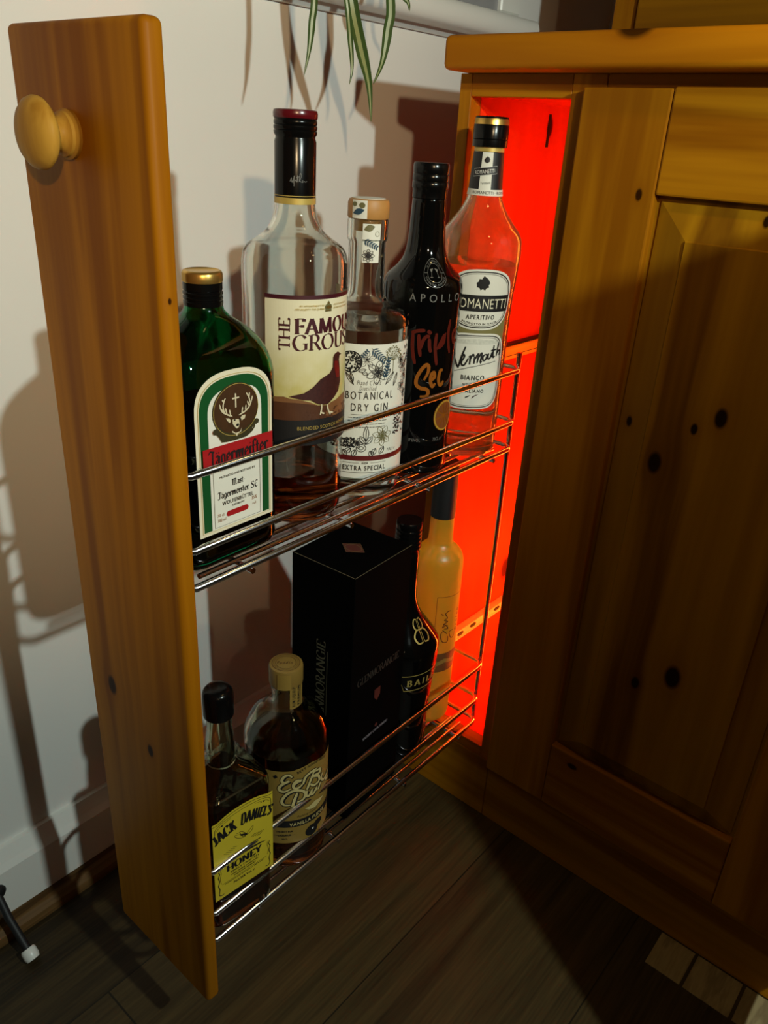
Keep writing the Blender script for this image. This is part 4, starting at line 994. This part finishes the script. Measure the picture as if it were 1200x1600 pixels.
sm = round_map(0.0170, lambda h: 0.0170); sn = round_map(0.0168, lambda h: 0.0169 if h > .2165 else .0158)
s1 = Ink().rect(radians(-96)*.017, radians(-52)*.017, .2325, .2462).build('seal_strip', M_paper, c, sm, 0.0004, (.001, None))
Ink().poly(leaf(None, -.0275, .2362, .3, .0105, .0024)).build('leaf_drawing', M_blueink, s1, sm, 0.0007, (.001, None))
Ink().ell(-.026, .2432, .0022, .0018, 12).ell(-.0195, .2425, .0025, .0022, 12).build('leaf_drawing', M_oliveink, s1, sm, 0.0007, (.001, None))
s2 = Ink().rect(radians(-62)*.0168, radians(-12)*.0168, .1990, .2290).build('seal_strip', M_paper, t, sn, 0.0005, (.001, .001))
k = Ink(); fern(k, -.0175, .2165, -.45, .013, 6, .004, .0007); k.build('leaf_drawing', M_blueink, s2, sn, 0.0008, (.001, .001))
k = Ink(); bloom(k, -.0130, .2045, .0052, 8, 0, .0005); bloom(k, -.0130, .2045, .003, 6, .5, .0005); k.build('flower_drawing', M_ink, s2, sn, 0.0008, (.001, .001))
k = Ink().poly(leaf(None, -.0172, .2245, .3, .009, .0026)); k.ring(-.0065, .2215, .0016, .0018, .0003); k.build('leaf_drawing', M_oliveink, s2, sn, 0.0008, (.001, .001))

# ---- orange liqueur: black bottle
ap = smoothprof([(0.0330, 0.0), (0.0345, 0.003), (0.0345, 0.03), (0.0350, 0.10), (0.0358, 0.155), (0.0362, 0.1700), (0.0358, 0.1750), (0.0340, 0.1806), (0.0252, 0.1896), (0.0195, 0.1980), (0.0170, 0.2085), (0.0158, 0.225), (0.0148, 0.2450), (0.0146, 0.2460)], 4)
t = thing('triple_sec_bottle', 'glossy black bottle with orange brush lettering and black cap', 'bottle', (-0.0406, -0.1080, ZU), 0.0, 'bottles on the upper wire shelf')
bt = obj('glass_body', Lathe([(0, 0.001)]+ap+[(0, 0.2465)], seg=72), M_blackg, t, smooth=40)
obj('cap', Lathe([(0.0146, 0.2462), (0.0152, 0.2466), (0.0152, 0.2535), (0.0159, 0.2545), (0.0159, 0.2590), (0.0154, 0.2598), (0.0159, 0.2606), (0.0159, 0.2650), (0.0154, 0.2658), (0.0158, 0.2664), (0.0158, 0.2725), (0.0150, 0.2745), (0, 0.2748)], seg=72), M_black, t, smooth=40)
am = round_map(0.036, rprof(ap)); st = (0.002, 0.003)
k = Ink().text('APOLLO', -0.0445, 0.1640, 0.0072, 'sans', 0.0510, sp=.40)
k.text('17%VOL', -0.0375, .0335, .0034, 'sans', .0125); k.text('70CL \u212e', -.0120, .0335, .0034, 'sans', .0110)
k.build('lettering', M_greyink, bt, am, 0.0003, st)
k = Ink(); cu, cv = -0.0212, 0.1875
k.ring(cu, cv, .0122, .0112, .0003); k.ring(cu, cv, .0080, .0073, .0003)
for a in (0, pi): k.line([(cu+cos(a)*.0080, cv), (cu+cos(a)*.0122, cv)], .0003)
k.arc('AUTHENTIC', [(cu+.0092*cos(a), cv+.0085*sin(a)) for a in (2.7, 2.2, 1.57, .95, .45)], .0017, 'sans', sp=.3)
k.arc('DRINKING INSPIRED', [(cu+.0110*cos(a), cv+.0101*sin(a)) for a in (-2.8, -2.2, -1.57, -.95, -.35)], .0017, 'sans', sp=.3)
for q, x in ((1, cu-.0030), (-1, cu+.0030)):
    k.poly([(x-.0022, cv+.0030-q*.0005), (x+.0020, cv+.0030+q*.0005), (x-q*.0004, cv+.0002)])
    k.line([(x-q*.0004, cv+.0002), (x-q*.0008, cv-.0030)], .00035); k.line([(x-q*.0008-.0014, cv-.0032), (x-q*.0008+.0014, cv-.0032)], .0004)
k.build('emblem', M_greyink, bt, am, 0.0003, st)
k = Ink()
for a in ART['triple']: k.brush(T(a), .0032, 5, .5)
k.build('lettering', M_rustink, bt, am, 0.0003, st)
k = Ink()
for a in ART['sec']: k.brush(T(a), .0034, 5, .5)
k.build('lettering', M_orangeink, bt, am, 0.0003, st)
ou, ov, orr = 0.0010, 0.0572, 0.0152
o_ = Ink().ell(ou, ov, orr*.92, orr).build('orange_slice', M_orangeink, bt, am, 0.0003, st)
Ink().ring(ou, ov, orr*.84, orr*.92, .0016).build('peel', plain('orange_peel_ink', (0.45, 0.26, 0.03), .5), o_, am, 0.0006, st)
k = Ink()
for i in range(9):
    a = 2*pi*i/9+.2; k.poly([(ou+.002*cos(a), ov+.002*sin(a)), (ou+.0115*cos(a-.27), ov+.0125*sin(a-.27)), (ou+.0120*cos(a), ov+.0130*sin(a)), (ou+.0115*cos(a+.27), ov+.0125*sin(a+.27))])
k.build('segments', plain('orange_flesh_ink', (0.20, 0.055, 0.012), .5), o_, am, 0.0006, st)

# ---- vermouth
rp = smoothprof([(0.0345, 0.0), (0.0362, 0.004), (0.0365, 0.02), (0.0366, 0.06), (0.0368, 0.12), (0.0376, 0.155), (0.0395, 0.183), (0.0402, 0.1980), (0.0396, 0.2080), (0.0372, 0.2150), (0.0300, 0.2242), (0.0226, 0.2340), (0.0178, 0.2430), (0.0158, 0.2500), (0.0146, 0.2650), (0.0134, 0.2850), (0.0128, 0.2890), (0.0125, 0.305)], 4)
t = thing('vermouth_bottle', 'clear bottle of pale aperitif with two oval labels, lit red from behind', 'bottle', (-0.0355, -0.0304, ZU), 0.0, 'bottles on the upper wire shelf')
obj('glass_body', shell(rp, 0.0028, 0.008), M_hazy, t, smooth=40)
obj('liquid', fill(rp, 0.1885, 0.0028, 0.008), M_pale, t, smooth=40)
c = obj('cap', Lathe([(0.0140, 0.2885), (0.0158, 0.2888), (0.0160, 0.2900), (0.0160, 0.2945), (0.0155, 0.2950), (0.0160, 0.2955), (0.0160, 0.3060), (0.0156, 0.3070), (0, 0.3070)], seg=72), M_black, t, smooth=40)
obj('gold_rim', Lathe([(0.0155, 0.3070), (0.0157, 0.3074, .03), (0.0155, 0.3108, .03), (0.0149, 0.3120)], seg=120), M_gold, c, smooth=50)
obj('cap_top', Lathe([(0.0150, 0.3118), (0.0150, 0.3130), (0.0140, 0.3136), (0, 0.3136)], seg=60), M_black, c, smooth=40)
obj('neck_ring', Lathe([(0.0131, 0.2848), (0.0137, 0.2850), (0.0137, 0.2882), (0.0131, 0.2884)], seg=60), M_goldp, t, smooth=40)
rr = rprof(rp); rnm = round_map(0.0150, rr); st = (0.0012, 0.002)
nl = Ink().rect(-pi*.0150, pi*.0150, .2495, .2846).build('neck_label', M_ink, t, rnm, 0.0004, st)
Ink().rect(-pi*.0150, pi*.0150, .2482, .2535).rect(radians(-79)*.015, radians(-39)*.015, .2535, .2846).build('white_stripe', M_paper, nl, rnm, 0.0007, st)
Ink().poly([(-.0275, .2640), (-.0055, .2672), (-.0055, .2736), (-.0275, .2704)]).build('black_flash', M_ink, nl, rnm, 0.0010, st)
k = Ink().line([(-.0275, .2640), (-.0055, .2672), (-.0055, .2736), (-.0275, .2704)], .00025, closed=True).text('ROMANETTI', -.0258, .2656, .0034, 'sans', .0185, rot=.14)
k.build('lettering', M_whiteink, nl, rnm, 0.0013, st)
def star(k, u, v, r, n=9):
    pts = []
    for i in range(n*2):
        a = pi/2+pi*i/n; q = r if i % 2 == 0 else r*.78
        if i == 0: q = r*1.25
        pts.append((u+q*cos(a), v+q*sin(a)))
    k.poly(pts)
k = Ink().text('ROMANETTI \u00b7 ROMANETTI \u00b7', -.0260, .2496, .0026, 'sans', .0420); k.text('Vermouth', -.0195, .2575, .0024, 'ital', .0085, rot=.12)
star(k, -.0155, .2780, .0027); k.build('lettering', M_ink, nl, rnm, 0.0010, st)
rm = round_map(0.0365, rr); st = (0.002, 0.003)
def sup(u, v, a, b, n=3.0, m=48):
    o = []
    for i in range(m):
        t_ = 2*pi*i/m; c_, s_ = cos(t_), sin(t_); o.append((u+a*abs(c_)**(2/n)*(1 if c_ > 0 else -1), v+b*abs(s_)**(2/n)*(1 if s_ > 0 else -1)))
    return o
U0 = -0.0292; WH = 0.0305
bk = Ink().rect(U0-WH+.001, U0+WH-.001, .110, .150).build('label', plain('olive_label_base', (0.20, 0.18, 0.06), .55), t, rm, 0.0003, st, label='olive green strip between the two oval labels')
l1 = Ink().poly(sup(U0, .1585, WH, .0283, 2.7)).build('label', M_paper, t, rm, 0.0006, st, label='upper oval label')
l2 = Ink().poly(sup(U0, .0890, WH, .0380, 4.5)).build('label', M_paper, t, rm, 0.0006, st, label='lower rounded label')
k = Ink().line(sup(U0, .1585, WH-.0024, .0259, 2.7), .0010, closed=True).line(sup(U0, .1585, WH-.0040, .0243, 2.7), .0003, closed=True)
k.rect(U0-WH+.0022, U0+WH-.0022, .1478, .1630); star(k, U0, .1735, .0060)
k.text('APERITIVO', U0+.001, .1405, .0044, 'bold', .0270, 'c', sp=.06)
k.arc('PRODOTTO IN ITALIA', [(U0-.0165, .1375), (U0-.008, .1357), (U0+.001, .1352), (U0+.009, .1357), (U0+.0175, .1378)], .0018, 'bold', sp=.1)
k.build('lettering', M_ink, l1, rm, 0.0009, st)
Ink().text('ROMANETTI', U0, .1508, .0095, 'sans', .0520, 'c', sp=-.02).build('lettering', M_cream, l1, rm, 0.0012, st)
k = Ink().line(sup(U0, .0890, WH-.0022, .0358, 4.5), .0009, closed=True).line(sup(U0, .0890, WH-.0038, .0342, 4.5), .0003, closed=True)
for a in ART['verm']: k.brush(T(a, -.0005), .0017, 4, .7)
k.line(T(ART['vermline'][0]), .0006)
k.text('BIANCO', U0-.0005, .0812, .0048, 'bold', .0235, 'c', sp=.08); k.text('VERMUT', U0-.0005, .0745, .0030, 'bold', .0180, 'c', sp=.08); k.text('ITALIANO', U0+.0005, .0682, .0036, 'bold', .0230, 'c', sp=.06)
k.poly([(U0-.006, .0640), (U0-.001, .0660), (U0-.003, .0640), (U0-.006, .0625)])
k.build('lettering', M_ink, l2, rm, 0.0009, st)
Ink().poly([(U0+.001, .0645), (U0+.004, .0662), (U0+.007, .0668), (U0+.003, .0645), (U0+.000, .0620)]).build('flag_mark', M_wineink, l2, rm, 0.0009, st)
Ink().poly([(U0-.0262+.004*i, .122-.0004*abs(i-6.5)) for i in range(14)]+[(U0+.0258-.004*i, .1165) for i in range(14)]).build('texture_band', plain('grey_label_print', (0.60, 0.61, 0.54), .55, vary=.25, scale=500), l2, rm, 0.0008, st)

# ---- honey whiskey: square bottle
t = thing('honey_whiskey_bottle', 'square clear bottle with yellow label and round black cap', 'bottle', (-0.0268, -0.3684, ZL_), radians(-6), 'bottles on the lower wire shelf')
hs = 0.0323
lv = [(0.0, hs-.004, hs-.004, .008), (0.003, hs-.0005, hs-.0005, .009), (0.008, hs, hs, .009), (0.148, hs, hs, .009), (0.1525, hs-.0012, hs-.0012, .009), (0.1555, hs-.006, hs-.006, .010), (0.1600, .0215, .0215, .013), (0.1635, .0155, .0155, .0135), (0.1665, .0125, .0125, .0125), (0.172, .0122, .0122, .0122), (0.184, .0128, .0128, .0128), (0.194, .0122, .0122, .0122), (0.205, .0108, .0108, .0108), (0.226, .0102, .0102, .0102)]
bm = bmesh.new(); R1 = loft(bm, lv, cap1=False)
R2 = loft(bm, [(0.008,)+lv[2][1:]]+[l for l in lv if l[0] > 0.01], 0.003, cap1=False, flip=True)
for k_ in range(64): bm.faces.new((R1[-1][k_], R1[-1][(k_+1) % 64], R2[-1][(k_+1) % 64], R2[-1][k_]))
bmesh.ops.recalc_face_normals(bm, faces=bm.faces[:]); obj('glass_body', bm, M_olglass, t, smooth=35)
bm = bmesh.new(); loft(bm, [(0.0078,)+lv[2][1:], (0.143,)+lv[2][1:]], 0.0027); obj('liquid', bm, M_rum, t, smooth=35)
obj('cap', Lathe([(0.0115, 0.2170), (0.0128, 0.2172), (0.0131, 0.2185), (0.0131, 0.2385), (0.0124, 0.2415), (0.0105, 0.2440), (0.006, 0.2452), (0, 0.2455)], seg=64), M_black, t, smooth=40)
jm = lambda u, v, d: Vector((hs+d, u*0.965, v))
top = [(.0325, .1345), (.0270, .1345), (.0195, .1372), (.0110, .1390), (0, .1396), (-.0110, .1390), (-.0195, .1372), (-.0270, .1345), (-.0325, .1345)]
lb = Ink().poly([(-.0325, .0415), (.0325, .0415)]+top).build('label', M_yellow, t, jm, 0.0003)
tp = list(reversed(top)); k = Ink()
k.line([(u*.99, v-.0022) for u, v in tp], .0005, 3)
for s in (-1, 1):
    k.line([(s*.0300, .1270), (s*.0304, .1205), (s*.0290, .1190)], .0005, 4); k.line([(s*.0300, .1270), (s*.0270, .1298), (s*.0180, .1330), (0, .1345)], .0004, 4)
    k.line([(s*.0285, .1255), (s*.0235, .1290), (s*.0130, .1318)], .0003, 4)
    k.line([(s*.0285, .0760), (s*.0272, .0730), (s*.0288, .0690), (s*.0276, .0640), (s*.0290, .0590), (s*.0276, .0540), (s*.0285, .0480), (s*.0262, .0455), (s*.0235, .0460)], .0007, 5)
    k.line([(s*.0262, .0765), (s*.0255, .0720), (s*.0268, .0670), (s*.0258, .0600)], .0003, 5)
    for j in range(5): k.line([(s*(.008+.002*j), .0945-.001*j), (s*(.012+.0025*j), .0965-.0005*j)], .0004)
k.ell(.0225, .1283, .0011, .0008, 10).ell(.0195, .1290, .0006, .0006, 8).ell(-.0225, .1283, .0011, .0008, 10)
# name on an arch, taller in the middle
k.arc('JACK', [(-.0300, .1100), (-.0245, .1120), (-.0165, .1142), (-.0070, .1160)], .0108, 'fat', .0120)
k.arc("DANIEL'S", [(-.0030, .1162), (.0070, .1150), (.0180, .1122), (.0300, .1080)], .0125, 'fat', .0105)
for a in ART['bee']: k.line([(u+.0010, v) for u, v in T(a)], .0004, 3, True)
k.brush([(-.0035, .1048), (.0005, .1030), (.0035, .1010)], .0022, 4, .5)
k.line([(-.018, .0870), (.018, .0870)], .0010)
k.poly([(-.0250, .0790), (-.0180, .0815), (-.0060, .0828), (.0060, .0828), (.0180, .0815), (.0250, .0790), (.0180, .0797), (.0060, .0808), (-.0060, .0808), (-.0180, .0797)])
k.text('HONEY', 0, .0702, .0075, 'slab', .0390, 'c')
k.text('FINELY CRAFTED', 0, .0662, .0022, 'serif', .0310, 'c')
k.text('HONEY LIQUEUR BLENDED WITH', 0, .0630, .0016, 'bold', .0300, 'c'); k.text('TENNESSEE WHISKEY', 0, .0602, .0016, 'bold', .0250, 'c')
k.line([(-.0250, .0584), (.0250, .0584)], .0003); k.text('PRODUCED AND BOTTLED BY DISTILLERY', 0, .0562, .0012, 'bold', .0440, 'c')
k.text('70cl 35% Vol. \u212e', -.0010, .0510, .0028, 'bold', .0240, 'c')
k.build('lettering', M_ink, lb, jm, 0.0006)

# ---- rum liqueur: squat round bottle
ep = smoothprof([(0.0385, 0.0), (0.0405, 0.004), (0.0410, 0.02), (0.0411, 0.12), (0.0412, 0.134), (0.0404, 0.1440), (0.0385, 0.1515), (0.0330, 0.1640), (0.0240, 0.1725), (0.0165, 0.1768), (0.0138, 0.1805), (0.0132, 0.1860), (0.0140, 0.1945), (0.0146, 0.2000), (0.0140, 0.2015)], 4)
t = thing('rum_liqueur_bottle', 'round-shouldered bottle with tan script label and tan cork cap', 'bottle', (-0.0340, -0.2840, ZL_), 0.0, 'bottles on the lower wire shelf')
obj('glass_body', shell(ep, 0.003, 0.012), M_olglass, t, smooth=40)
obj('liquid', fill(ep, 0.1385, 0.003, 0.012), M_rum, t, smooth=40)
c = obj('cap', Lathe([(0.0140, 0.2017), (0.0157, 0.2020), (0.0160, 0.2035), (0.0160, 0.2190), (0.0154, 0.2212), (0.0140, 0.2218), (0, 0.2218)], seg=64), M_tan, t, smooth=40)
hmap = lambda u, v, d: Vector((u, v, 0.2218+d))
k = Ink().ring(0, 0, .0128, .0128, .0004).ring(0, 0, .0095, .0095, .0003).ring(0, 0, .0112, .0112, .0002)
k.text('Puddin', .0008, -.0022, .0044, 'ital', .0150, 'c', rot=.80)
k.build('medallion', M_brown, c, hmap, 0.0003)
em_ = round_map(0.0160, lambda h: 0.0160)
Ink().rect(radians(-72)*.016, radians(-26)*.016, .2022, .2192).build('seal_strip', M_kraft, c, em_, 0.0004, (.001, None))
ern = round_map(0.0148, lambda h: 0.0150)
s2 = Ink().rect(radians(-30)*.0148, radians(30)*.0148, .1790, .2090).build('seal_strip', M_kraft, t, ern, 0.0006, (.001, None))
k = Ink().text('PREMIUM', .0020, .1815, .0022, 'bold', .0230, rot=pi/2).text('RUM LIQUEUR', -.0028, .1815, .0028, 'bold', .0240, rot=pi/2).line([(.0035, .180), (.0035, .208)], .0004); k.build('lettering', M_ink, s2, ern, 0.0009, (.001, None))
eg = round_map(0.041, lambda h: 0.0411); st = (0.002, None)
E0, E1 = radians(-95)*.041, radians(62)*.041
lb = Ink().poly([(E0, .0355), (E1, .0355), (E1, .1255), (.013, .1280), (-.006, .1318), (-.022, .1290), (-.0245, .1283), (E0, .1283)]).build('label', M_kraft, t, eg, 0.0004, st)
bd = [(u, v) for u, v in T(ART['ebgband'][0])]
k = Ink().poly([(E0, .0585), (-.030, .0568), (-.015, .0562), (0, .0560), (.015, .0562), (E1, .0580), (E1, .0670), (.015, .0652), (0, .0650), (-.015, .0652), (-.030, .0658), (E0, .0675)])
for a in ART['ebg1']+ART['ebg2']: k.brush([(u+.0010, v-.0014) for u, v in T(a)], .0036, 5, .6); k.brush(T(a), .0037, 5, .6)
k.poly([(u+.0006, v-.0010) for u, v in T(ART['swoosh'][0])])
k.arc('BEYT GOOD BREW', [(-.0200, .1238), (-.0120, .1266), (-.0040, .1280), (.006, .1270), (.0140, .1240)], .0030, 'bold', sp=.1)
k.ell(-.0040, .0440, .0075, .0072, 14).ell(.0040, .0490, .0058, .0040, 10); k.poly([(-.043, .1225), (-.040, .1245), (-.0385, .1215), (-.041, .1195)])
for i, w in enumerate((.016, .013, .006)): k.text(('THE BEST RUM', 'LIQUEUR', '50CL')[i], -.0320, .0505-.0048*i, .0022, 'bold', w, 'c')
k.line([(-.043, .0465), (-.022, .0465)], .0003)
k.text('Pudding Liqueur', -.0085, .0678, .0030, 'ital', .0230, 'c')
k.build('lettering', M_ink, lb, eg, 0.0008, st)
k = Ink()
for a in ART['ebg1']+ART['ebg2']: k.brush(T(a), .0027, 5, .5)
k.poly(T(ART['swoosh'][0])).text('VANILLA FUDGE', -.0075, .0585, .0042, 'bold', .0400, 'c')
k.build('lettering', plain('pale_gold_ink', (0.62, 0.50, 0.20), .5), lb, eg, 0.0011, st)
Ink().ell(-.0032, .0455, .0012, .0012, 8).build('white_spot', M_whiteink, lb, eg, 0.0011, st)

# ---- single malt carton
bz = 0.3000; bx_, by_ = 0.0393, 0.0453
t = thing('whisky_carton', 'tall black cardboard whisky box between the bottles on the lower shelf', 'box', (-0.0458, -0.1832, ZL_), radians(3.5))
bm = bmesh.new(); box(bm, -bx_, bx_, -by_, by_, 0, bz, 0.0007, 2)
bo = obj('carton_body', bm, M_carton, t)
mx = lambda u, v, d: Vector((bx_+d, u, v)); my = lambda u, v, d: Vector((u, -by_-d, v)); mz = lambda u, v, d: Vector((u, v, bz+d))
Ink().line([(bx_-.0004, -by_), (bx_-.0004, by_)], .0005).line([(-bx_, -by_+.0004), (bx_, -by_+.0004)], .0005).build('worn_edge', plain('worn_edge', (0.20, 0.17, 0.10), .5), bo, mz, 0.0001)
Ink().text('GLENMORANGIE', 0, .170, .0085, 'serif', .0700, 'c').build('lettering', M_dkgrey, bo, mx, 0.0002)
Ink().poly([(-.005, .140), (0, .134), (.005, .140), (.005, .150), (-.005, .150)]).build('emblem', M_dkred, bo, mx, 0.0002)
Ink().text('SHERRY CASK FINISH', 0, .0930, .0030, 'serifb', .0430, 'c').build('lettering', plain('silver_print', (0.28, 0.26, 0.30), .4), bo, mx, 0.0003)
Ink().ell(.0010, .1010, .0022, .0022, 16).build('emblem', M_dkred, bo, mx, 0.0003)
Ink().text('GLENMORANGIE', .0055, .105, .0110, 'serif', .1100, rot=pi/2).line([(.0085, .125), (.0085, .205)], .0008).build('lettering', M_dkolive, bo, my, 0.0002)
Ink().poly([(-.014, 0), (0, -.011), (.014, 0), (0, .011)]).build('emblem', M_dkred, bo, mz, 0.0002)
Ink().ring(0, 0, .009, .0065, .0008).line([(-.014, 0), (0, -.011), (.014, 0), (0, .011)], .0006, closed=True).build('emblem', plain('dull_gold_print', (0.16, 0.10, 0.04), .45), bo, mz, 0.0004)

# ---- cream liqueur: black bottle with bulging shoulders
bp_ = smoothprof([(0.0355, 0.0), (0.0370, 0.004), (0.0374, 0.037), (0.0383, 0.0646), (0.0398, 0.094), (0.0424, 0.1230), (0.0434, 0.1400), (0.0436, 0.1475), (0.0430, 0.1525), (0.0404, 0.1585), (0.0298, 0.1735), (0.0186, 0.1912), (0.0145, 0.2040), (0.0134, 0.2160), (0.0130, 0.2600), (0.0128, 0.2640)], 4)
t = thing('cream_liqueur_bottle', 'black bottle with gold twin-loop emblem and slanted gold name frame', 'bottle', (-0.0462, -0.0940, ZL_), 0.0, 'bottles on the lower wire shelf')
bt = obj('glass_body', Lathe([(0, 0.001)]+bp_+[(0, 0.2642)], seg=72), M_blackg, t, smooth=40)
obj('cap', Lathe([(0.0128, 0.2600), (0.0134, 0.2605), (0.0134, 0.2680)]+[x for i in range(5) for x in ((0.0140, 0.2690+.0048*i), (0.0143, 0.2700+.0048*i), (0.0143, 0.2718+.0048*i), (0.0138, 0.2728+.0048*i))]+[(0.0143, 0.2930), (0.0143, 0.2990), (0.0134, 0.3008), (0, 0.3010)], seg=72), M_black, t, smooth=40)
bmp = round_map(0.0437, rprof(bp_)); st = (0.002, 0.003)
k = Ink()
bu, bv = -0.0060, 0.1755
for sx in (-1, 1):
    wd = lambda d, tt: .0011+.0013*abs(d.y)
    k.line([(bu+sx*.0015, bv-.0105), (bu+sx*.0015, bv+.0115)], .0009)
    k.line([(bu+sx*.0015, bv+.0110), (bu+sx*.0075, bv+.0112), (bu+sx*.0110, bv+.0065), (bu+sx*.0075, bv+.0018), (bu-sx*.0020, bv+.0012)], wd, 6)
    k.line([(bu-sx*.0020, bv+.0012), (bu+sx*.0080, bv+.0008), (bu+sx*.0130, bv-.0050), (bu+sx*.0085, bv-.0106), (bu+sx*.0015, bv-.0104)], wd, 6)
fr = T(ART['frame'][0])
F0 = [(-.0390, .1205), (-.0325, .1062), (.0330, .1062), (.0395, .1205), (.0330, .1290), (-.0330, .1290)]
k.line([(-.0400, .1275), (-.0325, .1062), (.0400, .1062), (.0325, .1275)], .0011, closed=True)
k.text('BAILEYS', .0005, .1125, .0086, 'serifb', .0600, 'c', sp=.3)
k.build('lettering', M_goldp, bt, bmp, 0.0003, st)

# ---- frosted dessert liqueur
cp_ = smoothprof([(0.0262, 0.0), (0.0288, 0.0035), (0.0296, 0.010), (0.0298, 0.06), (0.0299, 0.11), (0.0295, 0.17), (0.0294, 0.215), (0.0290, 0.2235), (0.0272, 0.2310), (0.0232, 0.2370), (0.0178, 0.2420), (0.0148, 0.2470), (0.0140, 0.2560), (0.0136, 0.2790), (0.0134, 0.283)], 4)
t = thing('dessert_liqueur_bottle', 'frosted pale yellow bottle with black cap glowing orange by the red cabinet', 'bottle', (-0.0552, -0.0203, ZL_), 0.0, 'bottles on the lower wire shelf')
bt = obj('glass_body', Lathe([(0, 0.002)]+cp_+[(0, 0.2832)], seg=72), M_frost, t, smooth=40)
obj('cap', Lathe([(0.0138, 0.2785), (0.0143, 0.2788), (0.0140, 0.3000), (0.0136, 0.3300), (0.0137, 0.3440), (0.0128, 0.3455), (0, 0.3456)], seg=64), M_blackm, t, smooth=40)
cm = round_map(0.0302, rprof(cp_)); st = (0.002, 0.006)
k = Ink().line([(-.0261, .1860), (.0130, .1860)], .0006).line([(-.0261, .1860), (-.0261, .0950)], .0005)
for a in ART['ctext']: k.brush(T(a), .0011, 4, .7)
k.text('Br\u00fbl\u00e9e', .0085, .1320, .0060, 'ital', .0330, rot=pi/2)
k.build('lettering', M_brown, bt, cm, 0.0003, st)
l_ = Ink().rect(-.0261, .0200, .0790, .1060).build('label', plain('dark_amber_label', (0.16, 0.06, 0.015), .5, vary=.4, scale=120), bt, cm, 0.0003, st)
Ink().poly([(-.0261, .092), (-.010, .098), (.004, .094), (.020, .101), (.020, .096), (.004, .089), (-.010, .092), (-.0261, .086)]).build('pale_streak', M_kraft, l_, cm, 0.0006, st)

# ------------------------------------------------------------------ spider plant on the sill
t = thing('spider_plant', 'spider plant hanging its long striped leaves from the window sill', 'plant', (-0.2490, -0.085, 0.9476))
M_leafg = plain('leaf_green', (0.045, 0.085, 0.018), .4, vary=.2); M_leafs = plain('leaf_stripe', (0.26, 0.28, 0.10), .4, vary=.1)
M_pot = plain('terracotta', (0.35, 0.13, 0.06), .7)
obj('pot', Lathe([(0, 0), (0.022, 0), (0.026, 0.03), (0.029, 0.055), (0.0315, 0.056), (0.0315, 0.066), (0.0285, 0.066), (0.0270, 0.056), (0, 0.056)], seg=40), M_pot, t, smooth=40)
def strap(name, pts, w, tip=None):
    P = catmull(pts, 8); n = len(P); bm = bmesh.new(); rows = []
    for i in range(n):
        x = i/(n-1); ww = w*min(1, (1-x)*3.2+.05)*(0.55+0.45*min(1, x*4)); tt = (P[min(i+1, n-1)]-P[max(i-1, 0)]).normalized()
        side = tt.cross(Vector((0.84, -0.54, 0.0))).normalized(); nrm = side.cross(tt).normalized()
        row = []
        for j in range(5):
            s = (j-2)/2; row.append(P[i]+side*ww*s*.5+nrm*ww*.22*(s*s))
        rows.append([bm.verts.new(v) for v in row]+[bm.verts.new(v-nrm*.0006) for v in row])
    for a, b in zip(rows, rows[1:]):
        for j in range(4):
            bm.faces.new((a[j], a[j+1], b[j+1], b[j])); bm.faces.new((a[5+j], b[5+j], b[6+j], a[6+j]))
        bm.faces.new((a[0], b[0], b[5], a[5])); bm.faces.new((a[4], a[9], b[9], b[4]))
    bmesh.ops.recalc_face_normals(bm, faces=bm.faces[:])
    o = obj(name, bm, M_leafg, t, world=True, smooth=60)
    bm = bmesh.new(); rows = []
    for i in range(n):
        x = i/(n-1); ww = w*.34*min(1, (1-x)*3.2+.02)*(0.55+0.45*min(1, x*4)); tt = (P[min(i+1, n-1)]-P[max(i-1, 0)]).normalized()
        side = tt.cross(Vector((0.84, -0.54, 0.0))).normalized(); nrm = side.cross(tt).normalized()
        rows.append([bm.verts.new(P[i]+side*ww*.5*s+nrm*(-.0009)) for s in (-1, 1)]+[bm.verts.new(P[i]+side*ww*.5*s+nrm*(.0004)) for s in (-1, 1)])
    for a, b in zip(rows, rows[1:]):
        bm.faces.new((a[0], a[1], b[1], b[0])); bm.faces.new((a[2], b[2], b[3], a[3])); bm.faces.new((a[0], b[0], b[2], a[2])); bm.faces.new((a[1], a[3], b[3], b[1]))
    bmesh.ops.recalc_face_normals(bm, faces=bm.faces[:])
    obj('stripe', bm, M_leafs, o, world=True, smooth=60)
c0 = (-0.2480, -0.085, 1.005)
strap('leaf', [c0, (-0.210, -0.120, 1.030), (-0.165, -0.140, 0.985), (-0.150, -0.1440, 0.9100), (-0.150, -0.1460, 0.8850), (-0.150, -0.1490, 0.8640), (-0.150, -0.1545, 0.8451)], .0060)
strap('leaf', [c0, (-0.215, -0.100, 1.035), (-0.170, -0.108, 0.99), (-0.151, -0.1045, 0.9120), (-0.150, -0.0985, 0.8800), (-0.150, -0.0945, 0.8560), (-0.150, -0.0970, 0.8427)], .0050)
strap('leaf', [c0, (-0.205, -0.095, 1.04), (-0.162, -0.108, 0.99), (-0.150, -0.1000, 0.9120), (-0.150, -0.0850, 0.8750), (-0.150, -0.0710, 0.8450), (-0.150, -0.0651, 0.8137)], .0108)
strap('leaf', [c0, (-0.215, -0.070, 1.04), (-0.165, -0.050, 0.99), (-0.151, -0.0450, 0.9150), (-0.150, -0.0480, 0.8900), (-0.150, -0.0530, 0.8650), (-0.150, -0.0640, 0.8455)], .0088)
strap('leaf', [c0, (-0.205, -0.040, 1.035), (-0.168, -0.028, 0.985), (-0.155, -0.0260, 0.9280), (-0.150, -0.0200, 0.9160), (-0.150, -0.0170, 0.9095)], .0050)
strap('leaf', [c0, (-0.225, -0.130, 1.03), (-0.200, -0.170, 0.995), (-0.185, -0.190, 0.955)], .0060)
